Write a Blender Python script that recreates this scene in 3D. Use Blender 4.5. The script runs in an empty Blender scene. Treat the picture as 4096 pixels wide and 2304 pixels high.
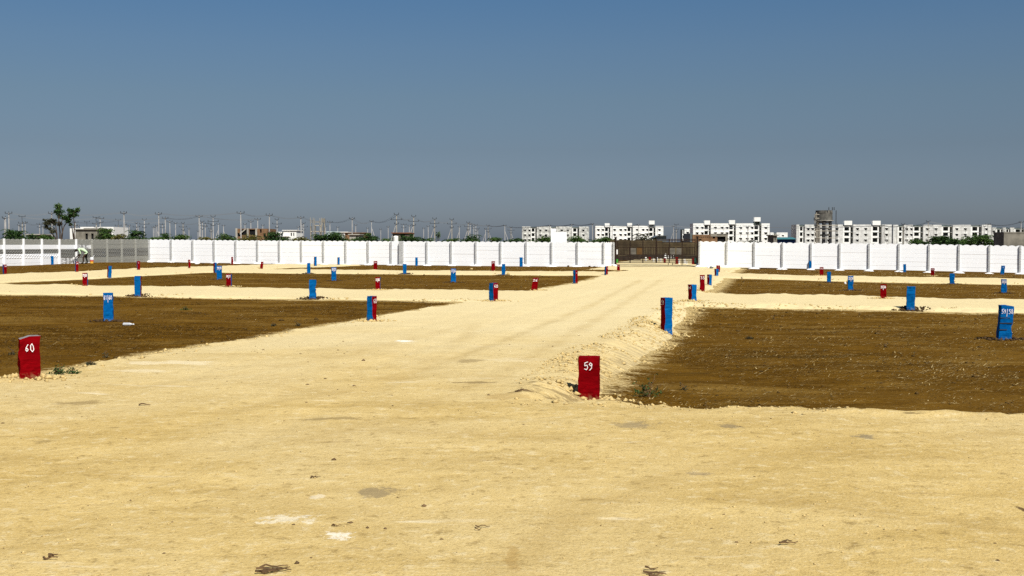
import bpy, bmesh, math, random
import numpy as np
from mathutils import Vector, Matrix
R = math.radians
rnd = random.Random(7)
rng = np.random.default_rng(7)
scene = bpy.context.scene
col = scene.collection

# ------------------------------------------------------------------ camera, sky, sun, exposure
F, YH, HC = 4450.0, 985.0, 1.61                 # focal length and horizon row in photo pixels, eye height
PITCH = math.atan((1152 - YH) / F)
cam_d = bpy.data.cameras.new('camera')
cam_d.sensor_width = 36.0
cam_d.lens = F / 4096 * 36.0
cam_d.clip_start, cam_d.clip_end = 0.1, 6000
cam = bpy.data.objects.new('camera', cam_d)
cam.location = (0, 0, HC)
cam.rotation_euler = (math.pi / 2 - PITCH, 0, 0)
col.objects.link(cam)
scene.camera = cam

SUN_EL, SUN_AZ = 50.0, 27.0                     # sun behind the camera, to the right (azimuth from -Y towards +X)
sdir = Vector((math.sin(R(SUN_AZ)) * math.cos(R(SUN_EL)), -math.cos(R(SUN_AZ)) * math.cos(R(SUN_EL)), math.sin(R(SUN_EL))))
world = bpy.data.worlds.new('World')
scene.world = world
world.use_nodes = True
wn, wl = world.node_tree.nodes, world.node_tree.links
wn.clear()
w_out = wn.new('ShaderNodeOutputWorld')
w_bg = wn.new('ShaderNodeBackground')
w_sky = wn.new('ShaderNodeTexSky')
w_sky.sky_type = 'NISHITA'
w_sky.sun_disc = False
w_sky.sun_elevation = R(SUN_EL)
w_sky.sun_rotation = R(180 - SUN_AZ)
w_sky.air_density, w_sky.dust_density, w_sky.ozone_density = 1.0, 1.2, 1.0
w_bg.inputs['Strength'].default_value = 0.10
w_tc = wn.new('ShaderNodeTexCoord')
w_sep = wn.new('ShaderNodeSeparateXYZ')
w_ramp = wn.new('ShaderNodeValToRGB')
w_mul = wn.new('ShaderNodeMix'); w_mul.data_type = 'RGBA'; w_mul.blend_type = 'MULTIPLY'
w_mul.inputs['Factor'].default_value = 1.0
wl.new(w_tc.outputs['Generated'], w_sep.inputs[0])
wl.new(w_sep.outputs['Z'], w_ramp.inputs[0])
wl.new(w_sky.outputs[0], w_mul.inputs['A'])
wl.new(w_ramp.outputs[0], w_mul.inputs['B'])
wl.new(w_mul.outputs['Result'], w_bg.inputs['Color'])
wl.new(w_bg.outputs[0], w_out.inputs[0])
# dusty air darkens and greys the sky towards the horizon
SKYR = [(0.0, (0.3693, 0.4331, 0.6328)), (0.0415, (0.3354, 0.385, 0.5343)), (0.086, (0.3257, 0.3602, 0.4423)), (0.13, (0.3451, 0.3958, 0.4502)), (0.173, (0.3395, 0.4225, 0.4975)), (0.214, (0.3066, 0.4329, 0.537)), (0.45, (0.3526, 0.4979, 0.6176)), (1.0, (0.3985, 0.5628, 0.6982))]
el = w_ramp.color_ramp.elements
el[0].position, el[0].color = SKYR[0][0], (*SKYR[0][1], 1)
el[1].position, el[1].color = SKYR[-1][0], (*SKYR[-1][1], 1)
for p, c in SKYR[1:-1]:
    e = el.new(p); e.color = (*c, 1)

sun_d = bpy.data.lights.new('sun', 'SUN')
sun_d.energy, sun_d.angle, sun_d.color = 5.0, R(0.5), (1.0, 0.95, 0.86)
sun = bpy.data.objects.new('sun', sun_d)
sun.rotation_euler = (-sdir).to_track_quat('-Z', 'Y').to_euler()
sun.location = (0, 0, 60)
col.objects.link(sun)
vs = scene.view_settings
vs.view_transform, vs.look, vs.exposure, vs.gamma = 'Standard', 'None', 0.30, 1.0
vs.use_curve_mapping = False
scene.cycles.max_bounces = 6
scene.cycles.use_denoising = False

# ------------------------------------------------------------------ helpers
def srgb(r, g, b):
    f = lambda c: (c / 255 / 12.92) if c / 255 <= 0.04045 else ((c / 255 + 0.055) / 1.055) ** 2.4
    return (f(r), f(g), f(b))

def obj(name, me, parent=None, **props):
    o = bpy.data.objects.new(name, me)
    col.objects.link(o)
    if parent is not None:
        o.parent = parent
    for k, v in props.items():
        o[k] = v
    return o

def thing(name, label, cat, loc=(0, 0, 0), rz=0.0, group=None):
    o = obj(name, None, None, label=label, category=cat)
    o.empty_display_size = 0.1
    o.location, o.rotation_euler = loc, (0, 0, rz)
    if group:
        o['group'] = group
    return o

def tag(o, label, cat, group=None):
    o['label'], o['category'] = label, cat
    if group:
        o['group'] = group
    return o

def copy_tree(o, parent=None):
    c = o.copy(); col.objects.link(c)
    if parent is not None:
        c.parent = parent
        c.matrix_parent_inverse = o.matrix_parent_inverse.copy()
    for ch in list(o.children):
        copy_tree(ch, c)
    return c

class MB:
    """collects shapes for ONE mesh"""
    def __init__(s):
        s.v, s.f, s.m = [], [], []
    def add(s, vs, fs, mi=0):
        b = len(s.v)
        s.v += [tuple(p) for p in vs]
        s.f += [tuple(i + b for i in f) for f in fs]
        s.m += [mi] * len(fs)
    def box(s, c, d, mi=0, M=None):
        x, y, z = c; a, b, h = d[0] / 2, d[1] / 2, d[2] / 2
        p = [Vector((x + i * a, y + j * b, z + k * h)) for k in (-1, 1) for j in (-1, 1) for i in (-1, 1)]
        if M is not None:
            p = [M @ q for q in p]
        s.add(p, [(0, 2, 3, 1), (4, 5, 7, 6), (0, 1, 5, 4), (1, 3, 7, 5), (3, 2, 6, 7), (2, 0, 4, 6)], mi)
    def bx(s, x0, x1, y0, y1, z0, z1, mi=0):
        s.box(((x0 + x1) / 2, (y0 + y1) / 2, (z0 + z1) / 2), (x1 - x0, y1 - y0, z1 - z0), mi)
    def tube(s, p0, p1, r0, r1=None, n=6, mi=0, caps=True):
        r1 = r0 if r1 is None else r1
        p0, p1 = Vector(p0), Vector(p1)
        d = (p1 - p0).normalized()
        u = d.cross(Vector((0, 0, 1)) if abs(d.z) < 0.9 else Vector((1, 0, 0))).normalized()
        w = d.cross(u)
        vs = []
        for p, r in ((p0, r0), (p1, r1)):
            for i in range(n):
                a = 2 * math.pi * (i + 0.5) / n
                vs.append(p + (u * math.cos(a) + w * math.sin(a)) * r)
        fs = [(i, (i + 1) % n, n + (i + 1) % n, n + i) for i in range(n)]
        if caps:
            fs += [tuple(range(n - 1, -1, -1)), tuple(range(n, 2 * n))]
        s.add(vs, fs, mi)
    def path(s, pts, rads, n=5, mi=0):
        for i in range(len(pts) - 1):
            s.tube(pts[i], pts[i + 1], rads[i], rads[i + 1], n, mi)
    def lathe(s, prof, n=16, c=(0, 0, 0), mi=0):
        vs, fs = [], []
        for r, z in prof:
            for i in range(n):
                a = 2 * math.pi * i / n
                vs.append((c[0] + r * math.cos(a), c[1] + r * math.sin(a), c[2] + z))
        for k in range(len(prof) - 1):
            for i in range(n):
                j = (i + 1) % n
                fs.append((k * n + i, k * n + j, (k + 1) * n + j, (k + 1) * n + i))
        fs.append(tuple(range(n - 1, -1, -1)))
        fs.append(tuple(range((len(prof) - 1) * n, len(prof) * n)))
        s.add(vs, fs, mi)
    def mesh(s, name, *mats):
        me = bpy.data.meshes.new(name)
        me.from_pydata(s.v, [], s.f)
        for m in mats:
            me.materials.append(m)
        if len(mats) > 1:
            me.polygons.foreach_set('material_index', s.m)
        me.update()
        return me
    def build(s, name, mats, parent=None, **props):
        mats = mats if isinstance(mats, (list, tuple)) else [mats]
        return obj(name, s.mesh(name, *mats), parent, **props)

def big_mesh(name, verts, faces, *mats, smooth=False):
    """numpy verts (N,3), faces (M,k)"""
    me = bpy.data.meshes.new(name)
    k = faces.shape[1]
    me.vertices.add(len(verts)); me.vertices.foreach_set('co', np.ascontiguousarray(verts, dtype=np.float32).ravel())
    me.loops.add(faces.size); me.loops.foreach_set('vertex_index', np.ascontiguousarray(faces, dtype=np.int32).ravel())
    me.polygons.add(len(faces))
    me.polygons.foreach_set('loop_start', np.arange(0, faces.size, k, dtype=np.int32))
    me.polygons.foreach_set('loop_total', np.full(len(faces), k, dtype=np.int32))
    if smooth:
        me.polygons.foreach_set('use_smooth', np.ones(len(faces), dtype=bool))
    for m in mats:
        me.materials.append(m)
    me.update(calc_edges=True)
    return me

# ------------------------------------------------------------------ materials
class NT:
    def __init__(s, name, rough=0.9, spec=0.15):
        s.mat = bpy.data.materials.new(name); s.mat.use_nodes = True
        s.t = s.mat.node_tree; s.n, s.l = s.t.nodes, s.t.links
        s.bsdf = s.n['Principled BSDF']
        s.bsdf.inputs['Roughness'].default_value = rough
        s.bsdf.inputs['Specular IOR Level'].default_value = spec
        s.tc = s.n.new('ShaderNodeTexCoord')
    def link(s, a, b): s.l.new(a, b)
    def coord(s, scale=(1, 1, 1), which='Object'):
        m = s.n.new('ShaderNodeMapping'); m.inputs['Scale'].default_value = scale
        s.link(s.tc.outputs[which], m.inputs[0]); return m.outputs[0]
    def noise(s, co, scale, detail=4, rough=0.55, dist=0.0):
        n = s.n.new('ShaderNodeTexNoise')
        n.inputs['Scale'].default_value, n.inputs['Detail'].default_value = scale, detail
        n.inputs['Roughness'].default_value, n.inputs['Distortion'].default_value = rough, dist
        s.link(co, n.inputs['Vector']); return n.outputs['Fac']
    def vor(s, co, scale, out='Distance', rand=1.0):
        n = s.n.new('ShaderNodeTexVoronoi'); n.inputs['Scale'].default_value = scale
        n.inputs['Randomness'].default_value = rand
        s.link(co, n.inputs['Vector']); return n.outputs[out]
    def ramp(s, fac, a, b, c0=0.0, c1=1.0):
        n = s.n.new('ShaderNodeMapRange'); n.interpolation_type = 'SMOOTHSTEP'
        for i, v in zip((1, 2, 3, 4), (a, b, c0, c1)):
            n.inputs[i].default_value = v
        s.link(fac, n.inputs[0]); return n.outputs[0]
    def mix(s, fac, a, b, mode='MIX'):
        n = s.n.new('ShaderNodeMix'); n.data_type = 'RGBA'; n.blend_type = mode
        for sock, v in ((n.inputs['Factor'], fac), (n.inputs['A'], a), (n.inputs['B'], b)):
            if hasattr(v, 'is_output'): s.link(v, sock)
            elif isinstance(v, (int, float)): sock.default_value = v
            else: sock.default_value = (*v, 1)
        return n.outputs['Result']
    def math(s, op, a, b=0.0):
        n = s.n.new('ShaderNodeMath'); n.operation = op
        for i, v in enumerate((a, b)):
            if hasattr(v, 'is_output'): s.link(v, n.inputs[i])
            else: n.inputs[i].default_value = v
        return n.outputs[0]
    def bump(s, h, strength=0.4, dist=0.02):
        b = s.n.new('ShaderNodeBump'); b.inputs['Strength'].default_value = strength; b.inputs['Distance'].default_value = dist
        s.link(h, b.inputs['Height']); s.link(b.outputs[0], s.bsdf.inputs['Normal'])
    def island(s):
        g = s.n.new('ShaderNodeNewGeometry'); return g.outputs['Random Per Island']
    def objrand(s):
        g = s.n.new('ShaderNodeObjectInfo'); return g.outputs['Random']
    def attr(s, nm):
        a = s.n.new('ShaderNodeAttribute'); a.attribute_name = nm; return a.outputs['Fac']
    def color(s, c):
        if hasattr(c, 'is_output'): s.link(c, s.bsdf.inputs['Base Color'])
        else: s.bsdf.inputs['Base Color'].default_value = (*c, 1)
        return s.mat
    def ellipse(s, cx, cy, rx, ry, rot=0.0, rag=0.5, nscale=6.0, speck=False):
        """soft ragged patch on the ground (world metres)"""
        co = s.coord()
        m = s.n.new('ShaderNodeVectorMath'); m.operation = 'SUBTRACT'; s.link(co, m.inputs[0]); m.inputs[1].default_value = (cx, cy, 0)
        r_ = s.n.new('ShaderNodeVectorRotate'); r_.rotation_type = 'Z_AXIS'; r_.inputs['Angle'].default_value = -rot; s.link(m.outputs[0], r_.inputs[0])
        k = s.n.new('ShaderNodeVectorMath'); k.operation = 'MULTIPLY'; s.link(r_.outputs[0], k.inputs[0]); k.inputs[1].default_value = (1 / rx, 1 / ry, 0)
        le = s.n.new('ShaderNodeVectorMath'); le.operation = 'LENGTH'; s.link(k.outputs[0], le.inputs[0])
        nz = s.noise(co, nscale, 5, 0.65)
        d = s.math('ADD', le.outputs['Value'], s.math('MULTIPLY', s.math('SUBTRACT', nz, 0.5), rag * 2))
        d = s.math('ADD', d, s.math('MULTIPLY', s.math('SUBTRACT', s.noise(co, 38, 5, 0.75), 0.5), 2.6 if speck else 1.6))
        return s.ramp(d, 0.55, 1.0, 1.0, 0.0)

def simple(name, c, rough=0.85, var=0.25, scale=3.0, spec=0.15, bump=0.0, metal=0.0):
    t = NT(name, rough, spec)
    n = t.noise(t.coord(), scale, 5)
    lo = tuple(x * (1 - var) for x in c); hi = tuple(min(1, x * (1 + var * 0.6)) for x in c)
    t.color(t.mix(t.ramp(n, 0.3, 0.7), lo, hi))
    t.bsdf.inputs['Metallic'].default_value = metal
    if bump: t.bump(t.noise(t.coord(), scale * 8, 4), bump, 0.01)
    return t.mat

M = {}
def paint(name, c, dark):
    t = NT(name, 0.85, 0.02)
    co = t.coord((5, 5, 34)); n = t.noise(co, 1.0, 5, 0.6, 0.4)
    n2 = t.noise(t.coord(), 7, 4)
    k = t.mix(t.ramp(n, 0.35, 0.7), dark, c)
    hi = tuple(min(1, x * 1.5 + 0.01) for x in c)
    k = t.mix(t.math('MULTIPLY', t.ramp(n, 0.62, 0.75), t.ramp(n2, 0.4, 0.7)), k, hi)
    # dust thrown up from the ground sticks to the foot of the stone
    sp = t.n.new('ShaderNodeSeparateXYZ'); t.link(t.tc.outputs['Object'], sp.inputs[0])
    dn = t.math('MULTIPLY', t.ramp(sp.outputs['Z'], 0.0, 0.09, 0.4, 0.0), t.ramp(t.noise(t.coord(), 22, 4), 0.45, 0.65))
    k = t.mix(dn, k, (0.36, 0.26, 0.13))
    t.color(k); t.bump(t.math('ADD', n, t.noise(t.coord(), 30, 3)), 0.55, 0.012)
    return t.mat
M['blue'] = paint('blue_paint', (0.002, 0.115, 0.34), (0.001, 0.075, 0.25))
M['red'] = paint('red_paint', (0.19, 0.0008, 0.003), (0.135, 0.0005, 0.002))
M['stonecut'] = simple('bare_stone', (0.22, 0.21, 0.21), var=0.3, scale=12)
M['number'] = simple('white_number_paint', (0.82, 0.76, 0.78), var=0.15, scale=20)
def white_wall():
    t = NT('white_limewash', 0.9, 0.1)
    co = t.coord((0.9, 0.9, 3.0)); n = t.noise(co, 1.0, 6, 0.65, 0.6)
    n2 = t.noise(t.coord((1, 1, 7)), 2.3, 5, 0.6)
    k = t.mix(t.ramp(n, 0.52, 0.78), (0.84, 0.85, 0.86), (0.62, 0.64, 0.64))
    k = t.mix(t.math('MULTIPLY', t.ramp(n2, 0.55, 0.75), 0.5), k, (0.55, 0.57, 0.58))
    k = t.mix(t.math('MULTIPLY', t.objrand(), 0.10), k, (0.66, 0.68, 0.69))
    t.color(k); t.bump(t.noise(t.coord((1, 1, 3)), 12, 4), 0.25, 0.01)
    return t.mat
M['white'] = white_wall()
def smear(name, base, amount):
    t = NT(name, 0.9, 0.1)
    co = t.coord((1.3, 1.3, 2.2)); n = t.noise(co, 1.6, 6, 0.65, 0.8)
    g = t.noise(t.coord((1, 1, 4)), 5, 5, 0.6)
    grey = t.mix(t.ramp(g, 0.3, 0.7), tuple(x * 0.75 for x in base), tuple(x * 1.2 for x in base))
    if amount > 0:
        k = t.mix(t.ramp(n, 0.62 - amount * 0.35, 0.78 - amount * 0.35), grey, (0.78, 0.79, 0.79))
    else:
        k = grey
    t.color(k); t.bump(t.noise(t.coord(), 25, 4), 0.3, 0.01)
    return t.mat
M['grey'] = smear('bare_precast_concrete', (0.27, 0.27, 0.24), 0)
M['darkgrey'] = smear('weathered_precast_concrete', (0.19, 0.19, 0.175), 0)
M['smear'] = smear('half_painted_concrete', (0.25, 0.25, 0.24), 0.62)
M['post'] = smear('grey_post_concrete', (0.43, 0.435, 0.43), 0.2)
M['rawpost'] = smear('bare_post_concrete', (0.30, 0.30, 0.27), 0.0)
M['footing'] = smear('lime_splashed_cement', (0.42, 0.40, 0.36), 0.8)
M['concrete'] = simple('old_concrete', (0.20, 0.185, 0.15), var=0.35, scale=0.9, bump=0.2)
M['concrete_light'] = simple('pale_concrete', (0.36, 0.34, 0.29), var=0.25, scale=0.7)
M['concrete_dark'] = simple('dark_concrete', (0.045, 0.045, 0.047), var=0.3, scale=0.5)  # plain dark grey for the stone grooves and tower columns
def build_white():
    t = NT('stained_white_render', 0.9, 0.1)
    sp = t.coord((1.0, 1.0, 0.12)); n = t.noise(sp, 1.3, 6, 0.7)
    n2 = t.noise(t.coord(), 0.25, 4)
    k = t.mix(t.ramp(n, 0.55, 0.8), (0.80, 0.80, 0.76), (0.42, 0.43, 0.40))
    k = t.mix(t.math('MULTIPLY', t.ramp(n2, 0.5, 0.8), 0.4), k, (0.55, 0.55, 0.5))
    return t.color(k)
M['bwhite'] = build_white()
M['bstreak'] = simple('streaked_weathered_render', (0.55, 0.55, 0.51), var=0.5, scale=0.6)
M['recess'] = simple('shade_darkened_recess_render', (0.085, 0.105, 0.095), var=0.45, scale=0.5)  # stairwell shade is put into this dark grey-green colour
M['glass'] = simple('dark_window', (0.012, 0.014, 0.016), rough=0.25, var=0.3, spec=0.4)
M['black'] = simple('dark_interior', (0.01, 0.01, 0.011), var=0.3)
M['pole'] = simple('pole_concrete', (0.41, 0.40, 0.38), var=0.25, scale=0.6)
M['polebrown'] = simple('aged_pole_concrete', (0.36, 0.33, 0.27), var=0.25, scale=0.6)
M['iron'] = simple('grey_iron', (0.05, 0.055, 0.06), rough=0.6, var=0.3)
M['wire'] = simple('aluminium_wire', (0.20, 0.21, 0.22), rough=0.6, var=0.1)
M['gate'] = simple('rusty_black_steel', (0.028, 0.016, 0.011), rough=0.6, var=0.5, scale=5)
M['sheet'] = simple('grey_gate_sheet', (0.115, 0.105, 0.09), var=0.35, scale=2.5)
M['brownsheet'] = simple('brown_gate_sheet', (0.10, 0.055, 0.02), var=0.3, scale=2.5)
M['brick'] = simple('brown_brickwork', (0.20, 0.115, 0.06), var=0.35, scale=1.6)
M['darkbrick'] = simple('grey_brick_render', (0.13, 0.11, 0.085), var=0.3, scale=1.6)
M['olive'] = simple('olive_mud_wall', (0.085, 0.066, 0.034), var=0.5, scale=0.9)
M['darkband'] = simple('very_dark_brown', (0.022, 0.016, 0.010), var=0.5, scale=3)
M['bgrey'] = simple('dusty_grey_white_render', (0.60, 0.60, 0.57), var=0.22, scale=0.5)
M['tankwall'] = simple('streaked_tank_concrete', (0.12, 0.115, 0.10), var=0.45, scale=0.8)
M['tin'] = simple('tin_sheet', (0.13, 0.15, 0.155), rough=0.5, var=0.25, metal=0.2)
M['teal'] = simple('teal_roof_sheet', (0.05, 0.17, 0.18), rough=0.5, var=0.2)
M['palecyan'] = simple('pale_cyan_render', (0.62, 0.75, 0.72), var=0.2)
M['bluesheet'] = simple('blue_tarp', (0.01, 0.045, 0.17), rough=0.5, var=0.3)
M['orangebrick'] = simple('fresh_orange_brick', (0.22, 0.095, 0.05), var=0.3, scale=2)
M['bark'] = simple('bark', (0.075, 0.055, 0.04), var=0.35, scale=8)
M['twig'] = simple('dry_twig_wood', (0.135, 0.082, 0.040), var=0.4, scale=12)
def leafm(name, a, b, c):
    t = NT(name, 0.75, 0.15)
    r = t.island()
    k = t.mix(t.ramp(r, 0.0, 0.6), a, b)
    k = t.mix(t.ramp(r, 0.75, 1.0), k, c)
    return t.color(k)
M['leaf'] = leafm('dusty_green_leaves', (0.022, 0.052, 0.010), (0.046, 0.090, 0.018), (0.09, 0.13, 0.03))
M['leafdark'] = leafm('dark_green_leaves', (0.012, 0.034, 0.008), (0.028, 0.063, 0.014), (0.062, 0.10, 0.028))
M['leafyellow'] = leafm('yellow_olive_leaves', (0.05, 0.055, 0.012), (0.10, 0.095, 0.02), (0.15, 0.12, 0.03))
M['leafbrown'] = leafm('dry_brown_leaves', (0.022, 0.025, 0.013), (0.042, 0.044, 0.022), (0.075, 0.068, 0.034))
M['shirt'] = simple('pale_green_shirt', (0.50, 0.66, 0.42), var=0.15, scale=6)
M['trousers'] = simple('dark_trousers', (0.022, 0.026, 0.02), var=0.4, scale=6)
M['skin'] = simple('brown_skin', (0.06, 0.032, 0.02), var=0.15)
M['hair'] = simple('black_hair', (0.006, 0.005, 0.005), var=0.2)
M['bucket'] = simple('white_plastic', (0.72, 0.74, 0.76), rough=0.5, var=0.1)
M['buckettop'] = simple('red_yellow_print', (0.75, 0.42, 0.05), rough=0.5, var=0.2, scale=2)
M['bucketred'] = simple('red_print', (0.6, 0.05, 0.03), rough=0.5, var=0.2)
M['plastic'] = simple('grey_plastic', (0.45, 0.46, 0.48), rough=0.3, var=0.2, spec=0.4)
M['litterwhite'] = simple('white_litter', (0.8, 0.8, 0.78), var=0.1)
M['green'] = simple('green_paint', (0.05, 0.30, 0.04), rough=0.5, var=0.2)
M['darkteal'] = simple('dark_teal_paint', (0.012, 0.06, 0.045), rough=0.5, var=0.2)
M['straw'] = leafm('straw', (0.24, 0.16, 0.05), (0.50, 0.38, 0.17), (0.10, 0.06, 0.016))
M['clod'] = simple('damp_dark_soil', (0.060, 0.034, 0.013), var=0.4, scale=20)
M['soilcrumb'] = simple('brown_soil_crumb', (0.085, 0.048, 0.011), var=0.45, scale=20)
M['crumb'] = simple('sand_crumb', (0.52, 0.385, 0.165), var=0.3, scale=25)

# ------------------------------------------------------------------ terrain
A13 = R(13.2)
VX, VY = math.sin(A13), math.cos(A13)           # v: along the main road, w: across it, to the right
WX, WY = math.cos(A13), -math.sin(A13)
def wv2xy(w, v): return w * WX + v * VX, w * WY + v * VY
def xy2wv(x, y): return x * WX + y * WY, x * VX + y * VY

def vnoise(x, y, seed=0):
    x = np.asarray(x, float); y = np.asarray(y, float)
    ix, iy = np.floor(x).astype(np.int64), np.floor(y).astype(np.int64)
    fx, fy = x - ix, y - iy
    def h(a, b):
        k = (a * 374761393 + b * 668265263 + seed * 974634317) & 0xffffffff
        k = ((k ^ (k >> 13)) * 1274126177) & 0xffffffff
        k = k ^ (k >> 16)
        return (k & 0xffffff) / float(0xffffff)
    ux, uy = fx * fx * fx * (fx * (fx * 6 - 15) + 10), fy * fy * fy * (fy * (fy * 6 - 15) + 10)
    a = h(ix, iy) * (1 - ux) + h(ix + 1, iy) * ux
    b = h(ix, iy + 1) * (1 - ux) + h(ix + 1, iy + 1) * ux
    return (a * (1 - uy) + b * uy) * 2 - 1
def fbm(x, y, s, o=3, seed=0, g=0.5):
    t = 0; a = 1.0; n = 0
    for i in range(o):
        t = t + a * vnoise(np.asarray(x) * s + 13.7 * i, np.asarray(y) * s - 7.3 * i, seed + i); n += a; a *= g; s *= 2.03
    return t / n
def sstep(a, b, x):
    t = np.clip((np.asarray(x, float) - a) / (b - a), 0, 1); return t * t * (3 - 2 * t)

# levels read off the stones and the foot of the wall: (w, v, z, kind) kind 0 plot, 1 road edge, 2 road
CTRL = np.array([
    (-1.9, 11.7, -.01, 1), (-8.7, 11.7, .03, 1), (-13.6, 20.9, .028, 0), (3.9, 20.9, -.02, 0), (-1.9, 20.9, 0, 1), (-8.3, 22.3, .0, 1),
    (3.5, 31, -.06, 1), (-19.2, 31, .053, 1), (-13.4, 31, .036, 1), (-8.0, 31.5, .0, 1), (-2.2, 31, .10, 2),
    (3.5, 38, -.088, 1), (-25.8, 38, .087, 1), (-13.9, 38, .03, 1), (-19.8, 38, .108, 1), (-8.1, 38, .074, 1), (-2.3, 38, .088, 1),
    (8.7, 46.5, -.218, 0), (3, 46.5, -.163, 0), (-30.3, 46.5, .132, 1), (-24.7, 46.5, .089, 0), (-19, 46.5, .06, 0), (-13.5, 46.5, .034, 0),
    (-8.15, 46.5, .032, 1), (-2.5, 46.5, .015, 1), (2.6, 55.7, -.137, 1), (8.2, 55.7, -.175, 1), (-29.8, 55.7, .148, 1), (-24.3, 55.7, .132, 1),
    (-18.9, 55.7, .137, 1), (-13.5, 55.7, .116, 1), (-8.2, 55.7, .175, 1), (-2.7, 55.7, .156, 1),
    (-22.8, 62, .225, 1), (2.5, 62, .025, 1), (-15.6, 62, .188, 1), (8.2, 62, .064, 1), (-8.4, 62, .217, 1), (-2.9, 62, .197, 1), (-30.1, 62, .25, 1),
    (-34, 80, .19, 1), (-32, 80, .19, 1), (-26, 80, .127, 0), (-18, 80, .102, 0), (2.5, 80, -.023, 0), (8.7, 80, -.158, 0), (14.9, 80, -.271, 0),
    (-48.2, 81, .22, 0), (-44, 81, .20, 0), (-40, 81, .19, 0), (-11.4, 81, .09, 2), (-5.1, 81, .081, 2), (19, 80, -.3, 0),
    (-49, 62, .22, 0), (-48.5, 66, .31, 0), (-48.5, 71, .33, 0), (-48.7, 75, .43, 0), (-48.8, 78, .40, 0),
    (-8, 87, .36, 2), (-10.5, 90, .48, 2), (-6, 90, .40, 2), (-8, 95, .48, 2), (-8, 103, .45, 2), (-7, 118, .45, 2), (-2, 3, 0, 2), (2, 6, 0, 2), (-6, 6, 0, 2)], float)
def plane(w, v):
    X, Y = wv2xy(w, v)
    return -0.009 * np.clip(X, -38, 38) * np.clip(Y / 60, 0, 1)
CT_RES = CTRL[:, 2] - plane(CTRL[:, 0], CTRL[:, 1]) + np.select([CTRL[:, 3] == 0, CTRL[:, 3] == 1], [0.08, 0.04], 0.0)
def base(w, v):
    w = np.asarray(w, float); v = np.asarray(v, float)
    num = np.zeros(w.shape); den = np.full(w.shape, 0.12)
    for (cw, cv, cz, k), r in zip(CTRL, CT_RES):
        sg = 4.5 if cv > 50 else 5.5
        g = np.exp(-(((w - cw) ** 2) + (v - cv) ** 2) / (2 * sg * sg))
        num += g * r; den += g
    z = plane(w, v) + num / den
    f = sstep(104, 140, v) + sstep(24, 50, w) + sstep(-52, -75, -(-w)) * 0
    return z * (1 - np.clip(f, 0, 1))
BANK_L, BANK_R = 0.45, 1.15
ROADS = [(-8.8, -2.5, -40, 130), (-90, 70, -40, 11.2), (-48, 60, 30.9, 37.2), (-37, 60, 56.1, 61.5), (-36.9, -30.4, 31, 79.5), (-11.7, -4.2, 73, 130)]
def road_sd(w, v):
    """distance inside the road network (positive on the road), edges wobble"""
    w = np.asarray(w, float); v = np.asarray(v, float)
    ww = w + 0.16 * fbm(w, v, 0.45, 3, 11) ; vv = v + 0.16 * fbm(w, v, 0.45, 3, 23)
    d = np.full(w.shape, -1e3)
    for i, (a, b, c, e) in enumerate(ROADS):
        dr = b - ww
        if i == 0: dr = np.where(dr < 0, dr * 0.62, dr)      # the bank on the right of the main road is long
        dv0 = vv - c
        if i in (2, 3): dv0 = np.where(dv0 < 0, dv0 * 0.6, dv0)
        la = ww - a - (0.026 * np.clip(v - 12, 0, 26) if i == 0 else 0)
        d = np.maximum(d, np.minimum(np.minimum(la, dr), np.minimum(dv0, e - vv)))
    return d
def ground_z(w, v, b=None):
    b = base(w, v) if b is None else b
    vv = np.asarray(v, float)
    drop = 0.055 + (0.02 + 0.16 * (1 - sstep(26, 32, vv))) * sstep(-3.5, -1.5, w)
    return b - drop + 0.022 * fbm(w, v, 0.35, 3, 3) + 0.010 * fbm(w, v, 2.6, 3, 5)
def road_z(w, v, b=None, d=None):
    b = base(w, v) if b is None else b
    d = road_sd(w, v) if d is None else d
    fall = -0.36 * sstep(0.10, -0.62, -(-d)) if False else -0.36 * (1 - sstep(-0.62, 0.10, d))
    edge = np.exp(-((d - 0.02) / 0.22) ** 2)
    n = 0.018 * fbm(w, v, 0.5, 3, 31) + 0.006 * fbm(w, v, 4.0, 3, 37)
    lip = edge * (0.012 + 0.045 * fbm(w, v, 1.1, 3, 41) + 0.028 * fbm(w, v, 5.5, 3, 43))
    ww = np.asarray(w, float)
    rut = 0
    for rw in (-7.1, -5.4, -4.2):
        rut = rut - 0.012 * np.exp(-((ww - rw - 0.35 * np.sin(np.asarray(v) * 0.11 + rw)) / 0.16) ** 2)
    return b + fall + n + lip + rut * sstep(-0.1, 0.8, d)
def H(x, y):
    w, v = xy2wv(x, y)
    w = np.atleast_1d(np.asarray(w, float)); v = np.atleast_1d(np.asarray(v, float))
    b = base(w, v)
    return np.maximum(ground_z(w, v, b), road_z(w, v, b))
def ray(px, py):
    u, t = (px - 2048) / F, (1152 - py) / F
    return np.array([u, math.cos(PITCH) + t * math.sin(PITCH), -math.sin(PITCH) + t * math.cos(PITCH)])
def gp(px, py, y0=3.0, y1=135.0):
    """point of the terrain seen at a photo pixel"""
    d = ray(px, py)
    Ys = np.geomspace(y0, y1, 260)
    k = Ys / d[1]
    dz = HC + d[2] * k - H(d[0] * k, Ys)
    i = np.argmax(dz < 0) if (dz < 0).any() else len(Ys) - 1
    a, b = Ys[max(i - 1, 0)], Ys[i]
    for _ in range(18):
        m = (a + b) / 2; kk = m / d[1]
        if HC + d[2] * kk - H(d[0] * kk, m)[0] < 0: b = m
        else: a = m
    kk = a / d[1]
    return Vector((d[0] * kk, a, float(H(d[0] * kk, a)[0])))
def at(px, py, Y):
    d = ray(px, py); k = Y / d[1]
    return Vector((d[0] * k, Y, HC + d[2] * k))
def wpx(n, Y): return n * Y / F
def hz(x, y): return float(H(x, y)[0])

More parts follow.
